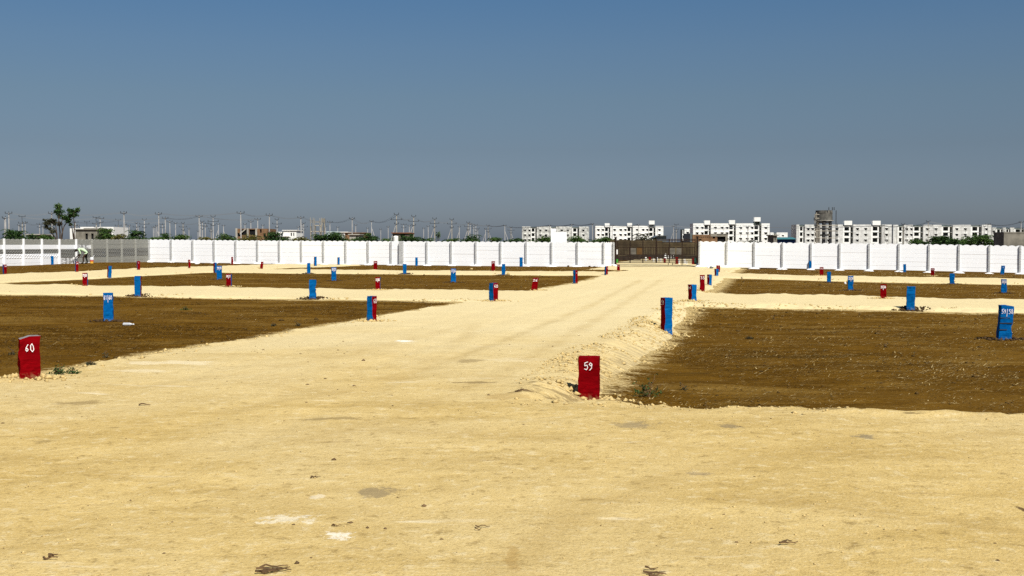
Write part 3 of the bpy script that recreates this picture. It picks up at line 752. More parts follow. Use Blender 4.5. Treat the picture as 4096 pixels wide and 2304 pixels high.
ST = [
 # px0, px1, top, base, front,left,right, yaw, text, face, label, extra
 (78, 158, 1342, 1510, 'R', 'R', 'R', 3, '60', 'f', 'large dark red boundary stone with slanted top numbered 60, lower left', dict(drop=(.035, 0), top='C')),
 (415, 453, 1171, 1285, 'B', 'B', 'B', -4, '61|60', 'f', 'tall blue stone numbered 61|60 in the left brown plot', {}),
 (539, 566, 1103.5, 1185.5, 'B', 'B', 'R', -9, '', 'f', 'unnumbered blue stone with thin red right side at left sand road', {}),
 (331, 351, 1091.6, 1143, 'R', 'R', 'B', -8, '29|28', 'f', 'red stone with white figures on far side of second sand road, leftmost', {}),
 (428, 444.5, 1064, 1111, 'B', 'R', 'B', 20, '', 'f', 'leaning blue stone with red left edge below the painter', dict(lean=4)),
 (301, 314, 1047, 1087, 'R', 'B', 'R', 18, '~', 'f', 'red stone with blue left edge just below the painter', {}),
 (548, 560, 1044.5, 1079, 'R', 'B', 'R', 15, '.', 'f', 'small red stone with blue left edge below the grey wall corner', {}),
 (753, 762, 1038.6, 1072.7, 'R', 'C', 'R', 10, '.', 'f', 'slim dark red stone before the second white wall bay', {}),
 (12, 27, 1058, 1096.6, 'R', 'B', 'R', 22, '~', 'f', 'red stone with blue left edge at the far left picture edge', {}),
 (204, 214.5, 1024, 1059, 'B', 'B', 'B', 4, '', 'f', 'blue stone against the half painted wall left of the painter', {}),
 (410, 421, 1009.7, 1047, 'B', 'B', 'B', -4, '', 'f', 'blue stone against bare grey wall right of the bucket', {}),
 (591, 600, 1026, 1046, 'B', 'B', 'B', 3, '', 'f', 'small blue stone tucked in the grey wall corner', {}),
 (925, 933, 1028, 1059.6, 'R', 'R', 'R', 5, '.', 'f', 'dark maroon stone touching the white wall beside a post', {}),
 (854, 867.4, 1050, 1091.6, 'B', 'R', 'B', 35, '', 'f', 'blue stone with red left side partly behind another blue stone', {}),
 (867.4, 887.6, 1064, 1118, 'B', 'B', 'B', -3, '29|28', 'f', 'blue stone with white figures in front of a blue and red one', {}),
 (904.7, 927, 1095.7, 1146, 'R', 'R', 'B', -11, '28|27', 'f', 'red stone with white figures and blue right edge on second road', {}),
 (1040, 1051, 1047, 1075, 'R', 'R', 'R', 5, '.', 'f', 'short red stone leaning right on the sand heap', dict(lean=6)),
 (1073, 1080, 1042, 1053, 'R', 'R', 'R', 0, '', 'f', 'tiny maroon stone half buried behind sand by the wall', {}),
 (1228.6, 1241.6, 1052, 1095, 'B', 'B', 'B', -4, '', 'f', 'plain blue stone on third road, left of the pale mound', {}),
 (1256, 1266.8, 1027, 1064, 'B', 'R', 'B', 17, '', 'f', 'blue stone with dark left side by the white wall, behind mound', {}),
 (1349.7, 1359, 1029.5, 1059, 'B', 'R', 'B', 22, '', 'f', 'small blue stone with dark left side close to white wall', {}),
 (1325.5, 1345, 1069, 1124, 'B', 'B', 'B', 4, '28|27', 'f', 'blue stone with white figures standing between two dark clod heaps', {}),
 (1237, 1265, 1118.6, 1195.7, 'B', 'B', 'B', -4, '', 'f', 'unnumbered blue stone with chipped right edge beside second road', dict(chips=2)),
 (1468.6, 1508, 1184, 1284, 'B', 'B', 'R', -40, '60', 'r', 'blue and red corner stone numbered 60 beside main road', dict(leany=0)),
 (1494.7, 1509, 1044, 1079, 'R', 'R', 'R', -3, '~', 'f', 'red stone with small white mark on third road, centre left', {}),
 (1502.5, 1522, 1108.7, 1160, 'R', 'R', 'B', -6, '27|26', 'f', 'red stone with white figures and long drip on second road', {}),
 (1594, 1602.6, 1033.5, 1060, 'B', 'B', 'B', 0, '', 'f', 'blue stone squeezed against the wide grey wall pillar', {}),
 (1612, 1626, 1056, 1097, 'B', 'B', 'B', -4, '', 'f', 'plain blue stone on third road below the wide grey pillar', {}),
 (1661, 1671, 1029.5, 1063.7, 'B', 'B', 'B', 3, '', 'f', 'blue stone at the white wall right of the wide pillar', {}),
 (1802.5, 1823.6, 1074.5, 1130, 'B', 'B', 'B', 4, '27|26', 'f', 'blue stone with white figures mid plot, left of main road', {}),
 (1965.5, 1980, 1045, 1084, 'R', 'R', 'R', 3, '~', 'f', 'red stone with white mark on third road near a blue one', {}),
 (2007, 2021, 1056, 1101, 'B', 'B', 'B', -3, '', 'f', 'plain blue stone with rubble at its foot near picture centre', {}),
 (2078, 2090.7, 1029.5, 1066.8, 'B', 'B', 'B', 4, '', 'f', 'blue stone casting shadow on white wall left of the gate', {}),
 (1956, 1992, 1132, 1203.4, 'B', 'B', 'R', -45, '40', 'r', 'blue and red corner stone numbered 40 at second road', {}),
 (2125.5, 2149, 1111, 1161, 'R', 'R', 'R', -4, '26', 'f', 'red stone numbered 26 leaning right at main road corner', dict(lean=7)),
 (2292.5, 2311, 1081, 1134, 'B', 'B', 'R', -44, '.', 'r', 'blue and red stone on left edge of main road, mid distance', {}),
 (2417.7, 2432, 1065, 1098.8, 'B', 'B', 'R', -46, '.', 'r', 'small blue and red stone left of the red one by gate', {}),
 (2468, 2479.5, 1058, 1084.5, 'R', 'R', 'R', 4, '.', 'f', 'small red stone on the sand before the left gate post', {}),
 (2643, 2689, 1190, 1328, 'B', 'R', 'B', 32, '59', 'l', 'tall red and blue stone numbered 59 sunk in road bank', {}),
 (2753, 2786.6, 1138, 1204, 'B', 'R', 'B', 38, '44', 'l', 'red and blue corner stone numbered 44 right of main road', dict(lean=-1.5)),
 (2799, 2819, 1100, 1165.5, 'R', 'R', 'R', 4, '35', 'f', 'red stone numbered 35 right of main road', {}),
 (2828.6, 2847, 1098, 1139.8, 'B', 'R', 'B', 40, '~', 'l', 'red and blue stone with white scribble beside red stone 35', {}),
 (2865, 2880, 1061.5, 1088, 'R', 'R', 'R', 4, '.', 'f', 'small red stone behind a red and blue one near right gate post', {}),
 (2858, 2874, 1075.5, 1103, 'B', 'R', 'B', 32, '.', 'l', 'small red and blue stone overlapping a red one near gate', {}),
 (3236, 3246, 1043.5, 1079, 'B', 'B', 'B', 4, '', 'f', 'bright blue stone before a grey post of right white wall', {}),
 (3279, 3293, 1068.5, 1103, 'R', 'R', 'R', -4, '~', 'f', 'red stone at far side of third road on the right', {}),
 (3308, 3323.5, 1087, 1130, 'B', 'B', 'B', 4, '', 'f', 'plain blue stone at near side of third road, right half', {}),
 (3391, 3413, 1104, 1162, 'B', 'B', 'B', 5, '35|34', 'f', 'blue stone with white figures beside a white cup', dict(chips=1)),
 (3521.7, 3545, 1137, 1193.7, 'R', 'R', 'R', -3, '35|34', 'f', 'red stone with white figures on second road, right half', {}),
 (3626, 3659, 1146, 1238, 'B', 'B', 'B', 3, '', 'f', 'broad unnumbered blue stone beside second road, right half', {}),
 (3613, 3624, 1056.7, 1088.7, 'B', 'B', 'B', 4, '', 'f', 'teal blue stone casting shadow on right white wall', {}),
 (3723, 3737, 1073, 1103, 'R', 'R', 'R', -4, '~', 'f', 'red stone standing in a small sand heap, right', {}),
 (3799, 3818, 1094, 1136.7, 'B', 'B', 'B', 4, '', 'f', 'blue stone waisted on its right at third road, right', dict(chips=1, lean=-1)),
 (4001, 4015.6, 1062.6, 1097.4, 'B', 'B', 'B', 6, '.', 'f', 'rightmost blue stone by the white wall, leaning right', dict(lean=6)),
 (4004.5, 4026, 1117, 1173, 'B', 'B', 'B', 5, '34|33', 'f', 'blue stone with white figures near right picture edge', {}),
 (3986, 4043, 1220, 1358, 'B', 'B', 'B', 11, '59|58', 'f', 'large leaning blue stone numbered 59|58 with dark grooves', dict(lean=3.5, cracks=True, drop=(0, .02), chips=1)),
 (2311, 2397.5, 1425, 1595, 'R', 'R', 'R', -3, '59', 'f', 'large dark red boundary stone numbered 59 at road corner', dict(lean=0.5)),
]
clod_pts, sandheap_pts = [], []
for i, (a, b, c, d, fr, lf, rt, yw, tx, fc, lab, ex) in enumerate(ST):
    s = stone(a, b, c, d, fr, lf, rt, yw, tx, fc, lab, seed=i + 1, **ex)
    Y = s.location.y
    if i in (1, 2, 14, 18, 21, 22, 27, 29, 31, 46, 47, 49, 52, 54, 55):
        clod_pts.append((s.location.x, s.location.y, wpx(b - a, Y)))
    if i in (0, 15, 16, 25, 34, 37, 38, 39, 40, 45, 48, 51, 56, 23, 33):
        sandheap_pts.append((s.location.x, s.location.y, wpx(b - a, Y)))
def heap(name, pts, mat, n, spread, smin, smax):
    W_, V_, S_ = [], [], []
    for x, y, w in pts:
        a = rng.uniform(0, 6.28, n); r = w * (0.55 + np.abs(rng.normal(0, spread, n)))
        xx, yy = x + np.cos(a) * r * 1.25, y + np.sin(a) * r * 0.7
        ww, vv = xy2wv(xx, yy); W_.append(ww); V_.append(vv); S_.append(rng.uniform(smin, smax, n) ** 1.0 * (0.6 + 0.8 * np.exp(-(r / w - .5))))
    return scatter_octa(name, np.concatenate(W_), np.concatenate(V_), np.concatenate(S_), mat, 0.7, 0.2)
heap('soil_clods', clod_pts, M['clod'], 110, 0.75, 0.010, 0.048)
heap('sand_lumps', sandheap_pts, M['crumb'], 90, 0.9, 0.010, 0.045)

# ------------------------------------------------------------------ precast compound walls
def panel_mesh(name, L, h, t, mat, kind):
    mb = MB(); b = 0.008
    def slab(x0, x1, z0, z1, y0, y1):
        vs = [(x0, y1, z0), (x1, y1, z0), (x1, y1, z1), (x0, y1, z1), (x0, y0 + b, z0), (x1, y0 + b, z0), (x1, y0 + b, z1), (x0, y0 + b, z1),
              (x0 + b, y0, z0 + b), (x1 - b, y0, z0 + b), (x1 - b, y0, z1 - b), (x0 + b, y0, z1 - b)]
        fs = [(1, 0, 3, 2), (0, 1, 5, 4), (1, 2, 6, 5), (2, 3, 7, 6), (3, 0, 4, 7), (4, 5, 9, 8), (5, 6, 10, 9), (6, 7, 11, 10), (7, 4, 8, 11), (8, 9, 10, 11)]
        mb.add(vs, fs)
    if kind == 'scallop':
        n = 4; seg = 40; c = L / n; sag = 0.085; rr = (c * c / 4 + sag * sag) / (2 * sag)
        top = []
        for i in range(seg + 1):
            x = -L / 2 + L * i / seg
            u = ((x + L / 2 + c / 2) % c) - c / 2
            top.append((x, h + math.sqrt(max(rr * rr - u * u, 0)) - rr + sag))
        vs = [(x, y, 0) for y in (0, t) for x, _ in top] + [(x, y, z) for y in (0, t) for x, z in top]
        m = seg + 1; fs = []
        for i in range(seg):
            fs += [(i, i + 1, 2 * m + i + 1, 2 * m + i), (m + i + 1, m + i, 3 * m + i, 3 * m + i + 1), (2 * m + i, 2 * m + i + 1, 3 * m + i + 1, 3 * m + i), (i + 1, i, m + i, m + i + 1)]
        fs += [(0, 2 * m, 3 * m, m), (m - 1, 2 * m - 1, 4 * m - 1, 3 * m - 1)]
        mb.add(vs, fs)
    else:
        slab(-L / 2, L / 2, 0, h, 0, t)
        if kind == 'pattern':                    # cast lens-shaped bumps in staggered courses
            nr, nc = 3, 7
            for r_ in range(nr):
                for q in range(nc + 1):
                    cx = -L / 2 + L * (q + (0.5 if r_ % 2 else 0.0)) / nc
                    if cx < -L / 2 + .11 or cx > L / 2 - .11: continue
                    cz = h * (r_ + 0.5) / nr; hx, hzz = L / nc * .50, h / nr * .46
                    mb.add([(cx - hx, 0, cz), (cx, 0, cz - hzz), (cx + hx, 0, cz), (cx, 0, cz + hzz), (cx - hx * .35, -.03, cz), (cx + hx * .35, -.03, cz)],
                           [(0, 1, 4), (1, 5, 4), (1, 2, 5), (2, 3, 5), (3, 4, 5), (3, 0, 4)])
    return mb.mesh(name, mat)
BAY = 1.94; PW = 0.13
_pm = {}
def panel(parent, kind, mat, p0, p1, z0, z1, h, ydir):
    """p0,p1: xy of the bay ends at post faces; ydir: unit vector pointing to the back"""
    key = (kind, mat)
    if key not in _pm:
        _pm[key] = panel_mesh('panel', 1.80, 0.305, 0.055, M[mat], kind)
    o = obj('panel', _pm[key], parent)
    L = math.hypot(p1[0] - p0[0], p1[1] - p0[1])
    ex = Vector((p1[0] - p0[0], p1[1] - p0[1], z1 - z0)).normalized()
    ey = Vector((ydir[0], ydir[1], 0)); ez = ex.cross(ey).normalized()
    if ez.z < 0: ez = -ez
    c = Vector(((p0[0] + p1[0]) / 2, (p0[1] + p1[1]) / 2, (z0 + z1) / 2)) + ey * (0.045 + rnd.uniform(-.005, .005))
    mt = Matrix.Identity(4)
    for k in range(3):
        mt[k][0], mt[k][1], mt[k][2], mt[k][3] = ex[k] * L / 1.80, ey[k], ez[k] * h / 0.305, c[k]
    o.matrix_world = mt
    return o
post_me, foot_me = {}, None
def post(parent, x, y, z0, z1, rz, mat, wide=PW, deep=0.15, back=0.0):
    mb = MB(); b = 0.012; a = wide / 2; H_ = z1 - z0
    pts = [(-a + b, -deep / 2), (a - b, -deep / 2), (a, -deep / 2 + b), (a, deep / 2), (-a, deep / 2), (-a, -deep / 2 + b)]
    vs = [(px, py, z) for z in (0, H_) for px, py in pts]; n = 6
    fs = [(i, (i + 1) % n, n + (i + 1) % n, n + i) for i in range(n)] + [tuple(range(n, 2 * n))]
    mb.add(vs, fs)
    o = mb.build('post', M[mat], parent); o.location = (x, y, z0); o.rotation_euler = (rnd.uniform(-.006, .006), rnd.uniform(-.006, .006), rz)
    return o
def footing(parent, x, y, z, rz):
    global foot_me
    if foot_me is None:
        foot_me = []
        for k in range(4):
            mb = MB(); n = 14; r2 = random.Random(k)
            vs = [(0, 0, .12)] + [(.13 * math.cos(6.283 * i / n), .13 * math.sin(6.283 * i / n), .11 * r2.uniform(.7, 1.1)) for i in range(n)] + \
                 [((.30 + r2.uniform(-.08, .12)) * math.cos(6.283 * i / n) * 1.3, (.26 + r2.uniform(-.06, .08)) * math.sin(6.283 * i / n), -.05) for i in range(n)]
            fs = [(0, 1 + i, 1 + (i + 1) % n) for i in range(n)] + [(1 + i, 1 + n + i, 1 + n + (i + 1) % n, 1 + (i + 1) % n) for i in range(n)]
            mb.add(vs, fs); foot_me.append(mb.mesh('footing', M['footing']))
    o = obj('footing', rnd.choice(foot_me), parent); o.location = (x, y, z); o.rotation_euler = (0, 0, rz + rnd.choice([0, math.pi])); o.scale = (rnd.uniform(.75, 1.15), rnd.uniform(.8, 1.1), rnd.uniform(.6, 1.2))
WT = [(640, 957), (1000, 961), (1606, 964), (2206, 967), (2450, 968), (2800, 964), (3243, 971), (3594, 974), (4079, 982)]
VW = 81.0
def w_of_px(px):
    u = (px - 2048) / F; Y = VW / (u * VX + VY); return u * Y * WX + Y * WY, Y
WTw = []
for px, yt in WT:
    w, Y = w_of_px(px); WTw.append((w, at(px, yt, Y).z))
def wall_top(w): return float(np.interp(w, [a for a, b in WTw], [b for a, b in WTw]))
HT = 1.90
def wall_run(t, ws, mats, flat_h=None, wide=(), posts=None, vfun=lambda w: VW):
    ex, ey = (WX, WY), (VX, VY)
    rz = -A13
    rows = ['scallop', 'flat', 'flat', 'flat', 'flat', 'flat']
    for i in range(len(ws) - 1):
        a, b = ws[i], ws[i + 1]
        pa = PW / 2 if i not in wide else .17
        p0 = wv2xy(a + pa * .5, VW); p1 = wv2xy(b - PW * .25, VW)
        ta, tb = wall_top(a), wall_top(b)
        h = 0.290
        za, zb = ta - 0.085 - h, tb - 0.085 - h
        for r_, kd in enumerate(rows):
            gap = rnd.choice([0.001, 0.002, 0.003, 0.006, 0.013])
            mt = mats(i, r_)
            panel(t, kd, mt, p0, p1, za, zb, h, ey)
            za -= h + gap; zb -= h + gap
    for i, w in enumerate(ws):
        x, y = wv2xy(w, VW)
        zt = wall_top(w) - 0.03; zg = hz(x, y)
        if i in wide: post(t, x - VX * .06, y - VY * .06, zg - .2, zt + .01, rz, 'post', 0.30, 0.30)
        else: post(t, x, y, zg - .2, zt - rnd.uniform(0, .02), rz, 'post')
        footing(t, x - VX * .05, y - VY * .05, zg + .01, rz)
pxL = [598, 685, 771, 857, 943, 1030, 1118, 1206, 1294, 1383, 1473, 1564, 1606, 1707, 1804, 1903, 2002, 2104, 2206, 2309, 2414, 2454]
wsL = [w_of_px(p)[0] for p in pxL]
t_wl = thing('compound_wall', 'long white precast wall left of the black gate', 'wall', (0, 0, 0))
wall_run(t_wl, wsL, lambda i, r: 'white', wide=(12,))
pxR = [2797, 2906, 3016, 3128.5, 3243, 3358, 3475, 3594, 3714, 3834, 3956, 4079]
wsR = [w_of_px(p)[0] for p in pxR]
for k in range(6): wsR.append(wsR[-1] + BAY)
t_wr = thing('compound_wall', 'white precast wall right of the black gate', 'wall', (0, 0, 0))
wall_run(t_wr, wsR, lambda i, r: 'white')
# side wall, running towards the camera from the left corner, partly limewashed
t_ws = thing('compound_wall', 'bare grey side wall being whitewashed at far left', 'wall', (0, 0, 0))
WS = wsL[0] - 0.02
side_rows = ['scallop', 'flat', 'pattern', 'pattern', 'flat', 'flat']
SB = 1.935
def side_mat(i, r):
    if i <= 3: return 'darkgrey' if r in (2, 3) else 'grey'
    if r == 0: return 'grey'
    if i == 4: return ['darkgrey', 'smear', 'darkgrey', 'darkgrey', 'grey', 'smear'][r]
    if i == 5: return ['darkgrey', 'white', 'darkgrey', 'darkgrey', 'smear', 'smear'][r]
    return ['darkgrey', 'white', 'darkgrey', 'white', 'white', 'white'][r]
def side_top(v): return float(np.interp(v, [60, 63.6, 72, 81], [2.09, 2.10, 2.11, 2.19]))
for i in range(13):
    va, vb = VW - i * SB, VW - (i + 1) * SB
    p1 = wv2xy(WS, va - .04); p0 = wv2xy(WS, vb + .04)
    h = 0.305
    za, zb = side_top(vb) - .085 - h, side_top(va) - .085 - h
    for r_, kd in enumerate(side_rows):
        panel(t_ws, kd, side_mat(i, r_), p0, p1, za, zb, h, (-WX, -WY))
        za -= h + .006; zb -= h + .006
    x, y = wv2xy(WS, vb)
    zg = hz(x, y)
    post(t_ws, x, y, zg - .25, side_top(vb) + .02, math.pi / 2 - A13, 'white' if i >= 4 else 'rawpost', .12, .12)
    if i >= 50: footing(t_ws, x + WX * .05, y + WY * .05, zg, math.pi / 2 - A13)

# ------------------------------------------------------------------ gate
GV = 82.2
def gpt(px):
    u = (px - 2048) / F; Y = GV / (u * VX + VY); return u * Y, Y
def gate_post(px, ytop, label, wd):
    x, y = gpt(px); z1 = at(px, ytop, y).z; z0 = hz(x, y) - .2
    mb = MB(); a = wd / 2; b = .015
    pts = [(-a + b, -a), (a - b, -a), (a, -a + b), (a, a - b), (a - b, a), (-a + b, a), (-a, a - b), (-a, -a + b)]
    n = 8; vs = [(p, q, z) for z in (0, z1 - z0) for p, q in pts]
    mb.add(vs, [(i, (i + 1) % n, n + (i + 1) % n, n + i) for i in range(n)] + [tuple(range(n, 2 * n))])
    o = mb.build('gate_post', M['gate']); o.location = (x, y, z0); o.rotation_euler = (0, 0, -A13); tag(o, label, 'gate post', 'black steel gate posts')
    cb = MB(); cb.box((0, 0, z1 - z0 + .02), (wd + .05, wd + .05, .04)); cb.build('cap', M['gate'], o)
    for zz in (.7, 1.6):
        hb = MB(); hb.tube((0, -a - .03, zz), (0, -a - .03, zz + .14), .03, n=8); hb.build('hinge', M['gate'], o)
    return o
pl = gate_post(2462, 950, 'black steel post at the left side of the gate', .15)
pr_ = gate_post(2789, 947, 'black steel post at the right side of the gate', .15)
wb = MB(); wb.bx(-.05, .05, 0, .03, 0, .35); o = wb.build('reflector_strip', M['litterwhite'], pl); o.location = (.13, -.11, 1.02)
wb = MB(); wb.bx(-.06, .06, 0, .1, 0, .26); o = wb.build('wheel_guard', M['green'], pl); o.location = (.14, -.11, .40)
wb = MB(); wb.bx(-.07, .07, 0, .1, 0, .45); o = wb.build('wheel_guard', M['darkteal'], pr_); o.location = (-.14, -.11, .32)
def gate_leaf(pa, pb, mull, rails_top, panels_kind, label, tilt):
    xa, ya = gpt(pa); xb, yb = gpt(pb)
    L = math.hypot(xb - xa, yb - ya)
    zb_ = at(2625, 1051.5, (ya + yb) / 2).z
    t = thing('gate_leaf', label, 'gate', (xa, ya, zb_), math.atan2(yb - ya, xb - xa), 'leaves of the black gate')
    S = L / (pb - pa)
    zz = lambda py: (1051.5 - py) * ((ya + yb) / 2) / F
    me_r = MB(); me_r.box((L / 2, 0, 0), (L, .06, .055)); me_r = me_r.mesh('rail', M['gate'])
    for py in rails_top + [989, 1019.5, 1027, 1033.5, 1040, 1044.5, 1051]:
        o = obj('rail', me_r, t); o.location = (0, 0, zz(py)); o.rotation_euler = (0, -tilt if py < 985 else 0, 0)
    ht = zz(min(rails_top)) + .03
    me_m = MB(); me_m.box((0, 0, ht / 2), (.07, .055, ht)); me_m = me_m.mesh('mullion', M['gate'])
    for px in mull:
        o = obj('mullion', me_m, t); o.location = ((px - pa) * S, 0, 0)
    zb0, zb1 = zz(1019), zz(989)
    me_b = MB(); me_b.box((0, 0, (zb1 - zb0) / 2), (.05, .034, zb1 - zb0)); me_b = me_b.mesh('baluster', M['gate'])
    for (a, b, kd) in panels_kind:
        if kd == 'bal':
            n = 8
            for k in range(n):
                o = obj('baluster', me_b, t); o.location = ((a + (b - a) * (k + .5) / n - pa) * S, -.002, zb0)
        else:
            mb = MB(); x0, x1 = (a - pa) * S + .03, (b - pa) * S - .03
            mb.bx(x0, x1, -.006, .006, zb0 + .02, zb1 - .02)
            mb.bx(x0, x1, -.012, -.0062, zb0 + .02, zb0 + .05); mb.bx(x0, x1, -.012, -.0062, zb1 - .05, zb1 - .02)
            mb.build('sheet', M['brownsheet' if kd == 'brown' else 'sheet'], t)
    return t
gl = gate_leaf(2469.5, 2624.5, [2470, 2520.5, 2571.5, 2624], [964, 971.5, 977, 983.5], [(2472, 2520, 'bal'), (2521, 2545, 'grey'), (2546, 2570, 'brown'), (2573, 2623, 'bal')],
               'left leaf of the black steel gate, with brown sheet', 0)
gr = gate_leaf(2625.5, 2780.5, [2626, 2677, 2728.5, 2780], [957.5, 963, 969.5, 976.5, 983.5], [(2628, 2676, 'bal'), (2678, 2702, 'grey'), (2704, 2727, 'grey'), (2730, 2779, 'bal')],
               'right leaf of the black steel gate, with two grey sheets', 0)
for px in (2673, 2690, 2728):
    lb = MB(); lb.box((0, 0, -.08), (.04, .04, .3)); o = lb.build('drop_bolt', M['gate'], gr); o.location = ((px - 2625.5) / 155 * 2.83, .03, -.03)
# iron threshold rail lying in the sand across the entrance
pa, pb = gp(2480, 1067.5), gp(2782, 1067.5)
mb = MB(); nseg = 14
for i in range(nseg):
    q0, q1 = pa.lerp(pb, i / nseg), pa.lerp(pb, (i + 1) / nseg)
    q0 = Vector((q0.x, q0.y, hz(q0.x, q0.y) + .008)); q1 = Vector((q1.x, q1.y, hz(q1.x, q1.y) + .008))
    mb.tube(q0, q1, .028, n=4)
tag(mb.build('threshold_rail', M['gate']), 'thin dark rail lying across the sand before the gate', 'rail')

# ------------------------------------------------------------------ apartment blocks far behind
def facade(mb, x0, x1, z0, z1, y, th, ops, mi=0):
    """wall with real openings; ops = [(xa, xb, za, zb)]"""
    xs = sorted(set([x0, x1] + [v for o in ops for v in o[:2]])); zs = sorted(set([z0, z1] + [v for o in ops for v in o[2:]]))
    for i in range(len(xs) - 1):
        run = None
        for j in range(len(zs) - 1):
            cx, cz = (xs[i] + xs[i + 1]) / 2, (zs[j] + zs[j + 1]) / 2
            hole = any(a < cx < b and c < cz < d for a, b, c, d in ops)
            if not hole:
                run = (run[0], zs[j + 1]) if run else (zs[j], zs[j + 1])
            if hole or j == len(zs) - 2:
                if run: mb.bx(xs[i], xs[i + 1], y, y + th, run[0], run[1], mi)
                run = None
WIN = {}
def window(parent, x, y, z, w=1.15, h=1.3):
    if 'w' not in WIN:
        mb = MB(); mb.bx(-.5, .5, .16, .2, 0, 1.0); WIN['pane'] = mb.mesh('pane', M['glass'])
        mb = MB()
        for a in ((-.5, -.45, 0, 1), (.45, .5, 0, 1), (-.02, .02, 0, 1)): mb.bx(a[0], a[1], .12, .158, a[2], a[3])
        WIN['w'] = mb.mesh('window', M['iron'])
        mb = MB(); vs = [(-.72, 0, 1.03), (.72, 0, 1.03), (.72, -.55, 1.0), (-.72, -.55, 1.0), (-.72, 0, 1.11), (.72, 0, 1.11), (.72, -.55, 1.06), (-.72, -.55, 1.06)]
        mb.add(vs, [(0, 1, 2, 3), (7, 6, 5, 4), (3, 2, 6, 7), (0, 3, 7, 4), (2, 1, 5, 6)]); WIN['shade'] = mb.mesh('sunshade', M['bwhite'])
    o = obj('window', WIN['w'], parent); o.location = (x, y, z); o.scale = (w, 1, h)
    obj('pane', WIN['pane'], o); obj('sunshade', WIN['shade'], o)
def block(px0, px1, ytop, storey_px, segs, label, floors=4, mat='bwhite', shade_recess=True, rot=0.0, depth=11.0):
    """segs: (px_a, px_b, 'wing'|'stair', [window px] , head_top_y or None)"""
    Y = 3.0 * F / storey_px
    t = thing('apartment_building', label, 'apartment block', (at(px0, 985, Y).x, Y, 0), rot)
    S = Y / F
    ztop = at(px0, ytop, Y).z
    zf = [ztop - 0.95 - 3.0 * k for k in range(0, floors + 1)]           # underside levels, top first
    for a, b, kd, wins, head in segs:
        x0, x1 = (a - px0) * S, (b - px0) * S
        if kd == 'wing':
            mb = MB(); ops = []
            for wx in wins:
                cx = (wx - px0) * S
                for k in range(floors):
                    zs = zf[k] - 2.15
                    if zs > .3: ops.append((cx - .575, cx + .575, zs, zs + 1.3))
            facade(mb, x0, x1, 0, ztop, 0, .25, ops)
            mb.bx(x0, x0 + .25, .25, depth, 0, ztop); mb.bx(x1 - .25, x1, .25, depth, 0, ztop)
            mb.bx(x0 + .25, x1 - .25, depth - .25, depth, 0, ztop)
            mb.bx(x0 + .25, x1 - .25, .25, depth - .25, ztop - 1.1, ztop - .9)
            mb.build('wing', M[mat], t)
            lb = MB()
            lb.bx(x0 - .06, x1 + .06, -.07, -.003, ztop - 1.02, ztop - .88)
            for k in range(1, floors): lb.bx(x0, x1, -.04, -.003, zf[k] - .12 + 0.95, zf[k] + .0 + .95)
            lb.build('string_course', M['bstreak'], t)
            for (xa, xb, za, zb2) in ops: window(t, (xa + xb) / 2, 0, za, 1.15, 1.3)
            for gx in (.28, .72):
                db = MB(); db.tube((x0 + (x1 - x0) * gx, -.12, 0), (x0 + (x1 - x0) * gx, -.12, ztop - .9), .06, n=5)
                if rnd.random() < .6: db.build('drain_pipe', M['bstreak'], t)
        else:
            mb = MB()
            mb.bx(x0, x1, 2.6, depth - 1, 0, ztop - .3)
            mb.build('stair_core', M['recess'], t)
            for k in range(floors + 1):
                zk = zf[k] + .0
                if zk < .2: continue
                sb = MB(); sb.bx(x0, x1, .35, 2.6, zk - .16, zk); sb.build('landing', M['bstreak'], t)
            wb_ = x1 - x0
            for k in range(floors):
                zk = zf[k + 1]
                if zk < -.5: continue
                pb = MB(); pb.bx(x0 + wb_ * .02, x0 + wb_ * .16, .3, .45, zk, zk + 2.84); pb.bx(x0 + wb_ * .62, x0 + wb_ * .76, .5, .65, zk, zk + 2.84)
                pb.bx(x0 + wb_ * .16, x0 + wb_ * .62, .5, .6, zk, zk + (.95 if k % 2 else .75))
                pb.build('screen_wall', M['bwhite'], t)
                db = MB(); db.bx(x0 + wb_ * .2, x0 + wb_ * .55, 2.55, 2.597, zk, zk + 2.1); db.build('door', M['glass'], t)
                db = MB(); db.bx(x0 + wb_ * .8, x0 + wb_ * .95, 2.55, 2.597, zk + .9, zk + 2.0); db.build('stair_window', M['glass'], t)
            if head:
                hz1 = at(px0, head, Y).z
                hb = MB()
                hb.bx(x0 + wb_ * .12, x1 - wb_ * .12, -.1, 3.0, hz1 - 2.3, hz1)
                hb.build('head_tank', M['bwhite'], t)
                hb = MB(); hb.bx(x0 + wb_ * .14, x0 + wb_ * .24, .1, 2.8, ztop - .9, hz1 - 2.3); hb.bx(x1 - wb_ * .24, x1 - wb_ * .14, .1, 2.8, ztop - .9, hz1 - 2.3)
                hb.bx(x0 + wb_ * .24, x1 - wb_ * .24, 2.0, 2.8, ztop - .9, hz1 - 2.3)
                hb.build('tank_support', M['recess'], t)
    return t
W, S_ = 'wing', 'stair'
block(2088, 2356, 906, 19.3, [(2088, 2123, W, [2100, 2118], None), (2123, 2147, S_, [], None), (2147, 2204, W, [2162, 2185], None), (2204, 2224, S_, [], None), (2224, 2288, W, [2248, 2271], None),
      (2288, 2316, S_, [], None), (2316, 2346, W, [2334], None), (2346, 2356, W, [], None)], 'long stained white apartment block, leftmost, behind the white screen', mat='bstreak', depth=12)
block(2381, 2653, 903.5, 19.9, [(2381, 2416, W, [2394, 2412], None), (2416, 2441, S_, [], 893), (2441, 2506, W, [2459, 2483, 2502], None), (2506, 2531, S_, [], 892),
      (2531, 2592, W, [2549, 2573, 2590], None), (2592, 2621, S_, [], 882.5), (2621, 2653, W, [2638], None)], 'white apartment block behind the left half of the gate')
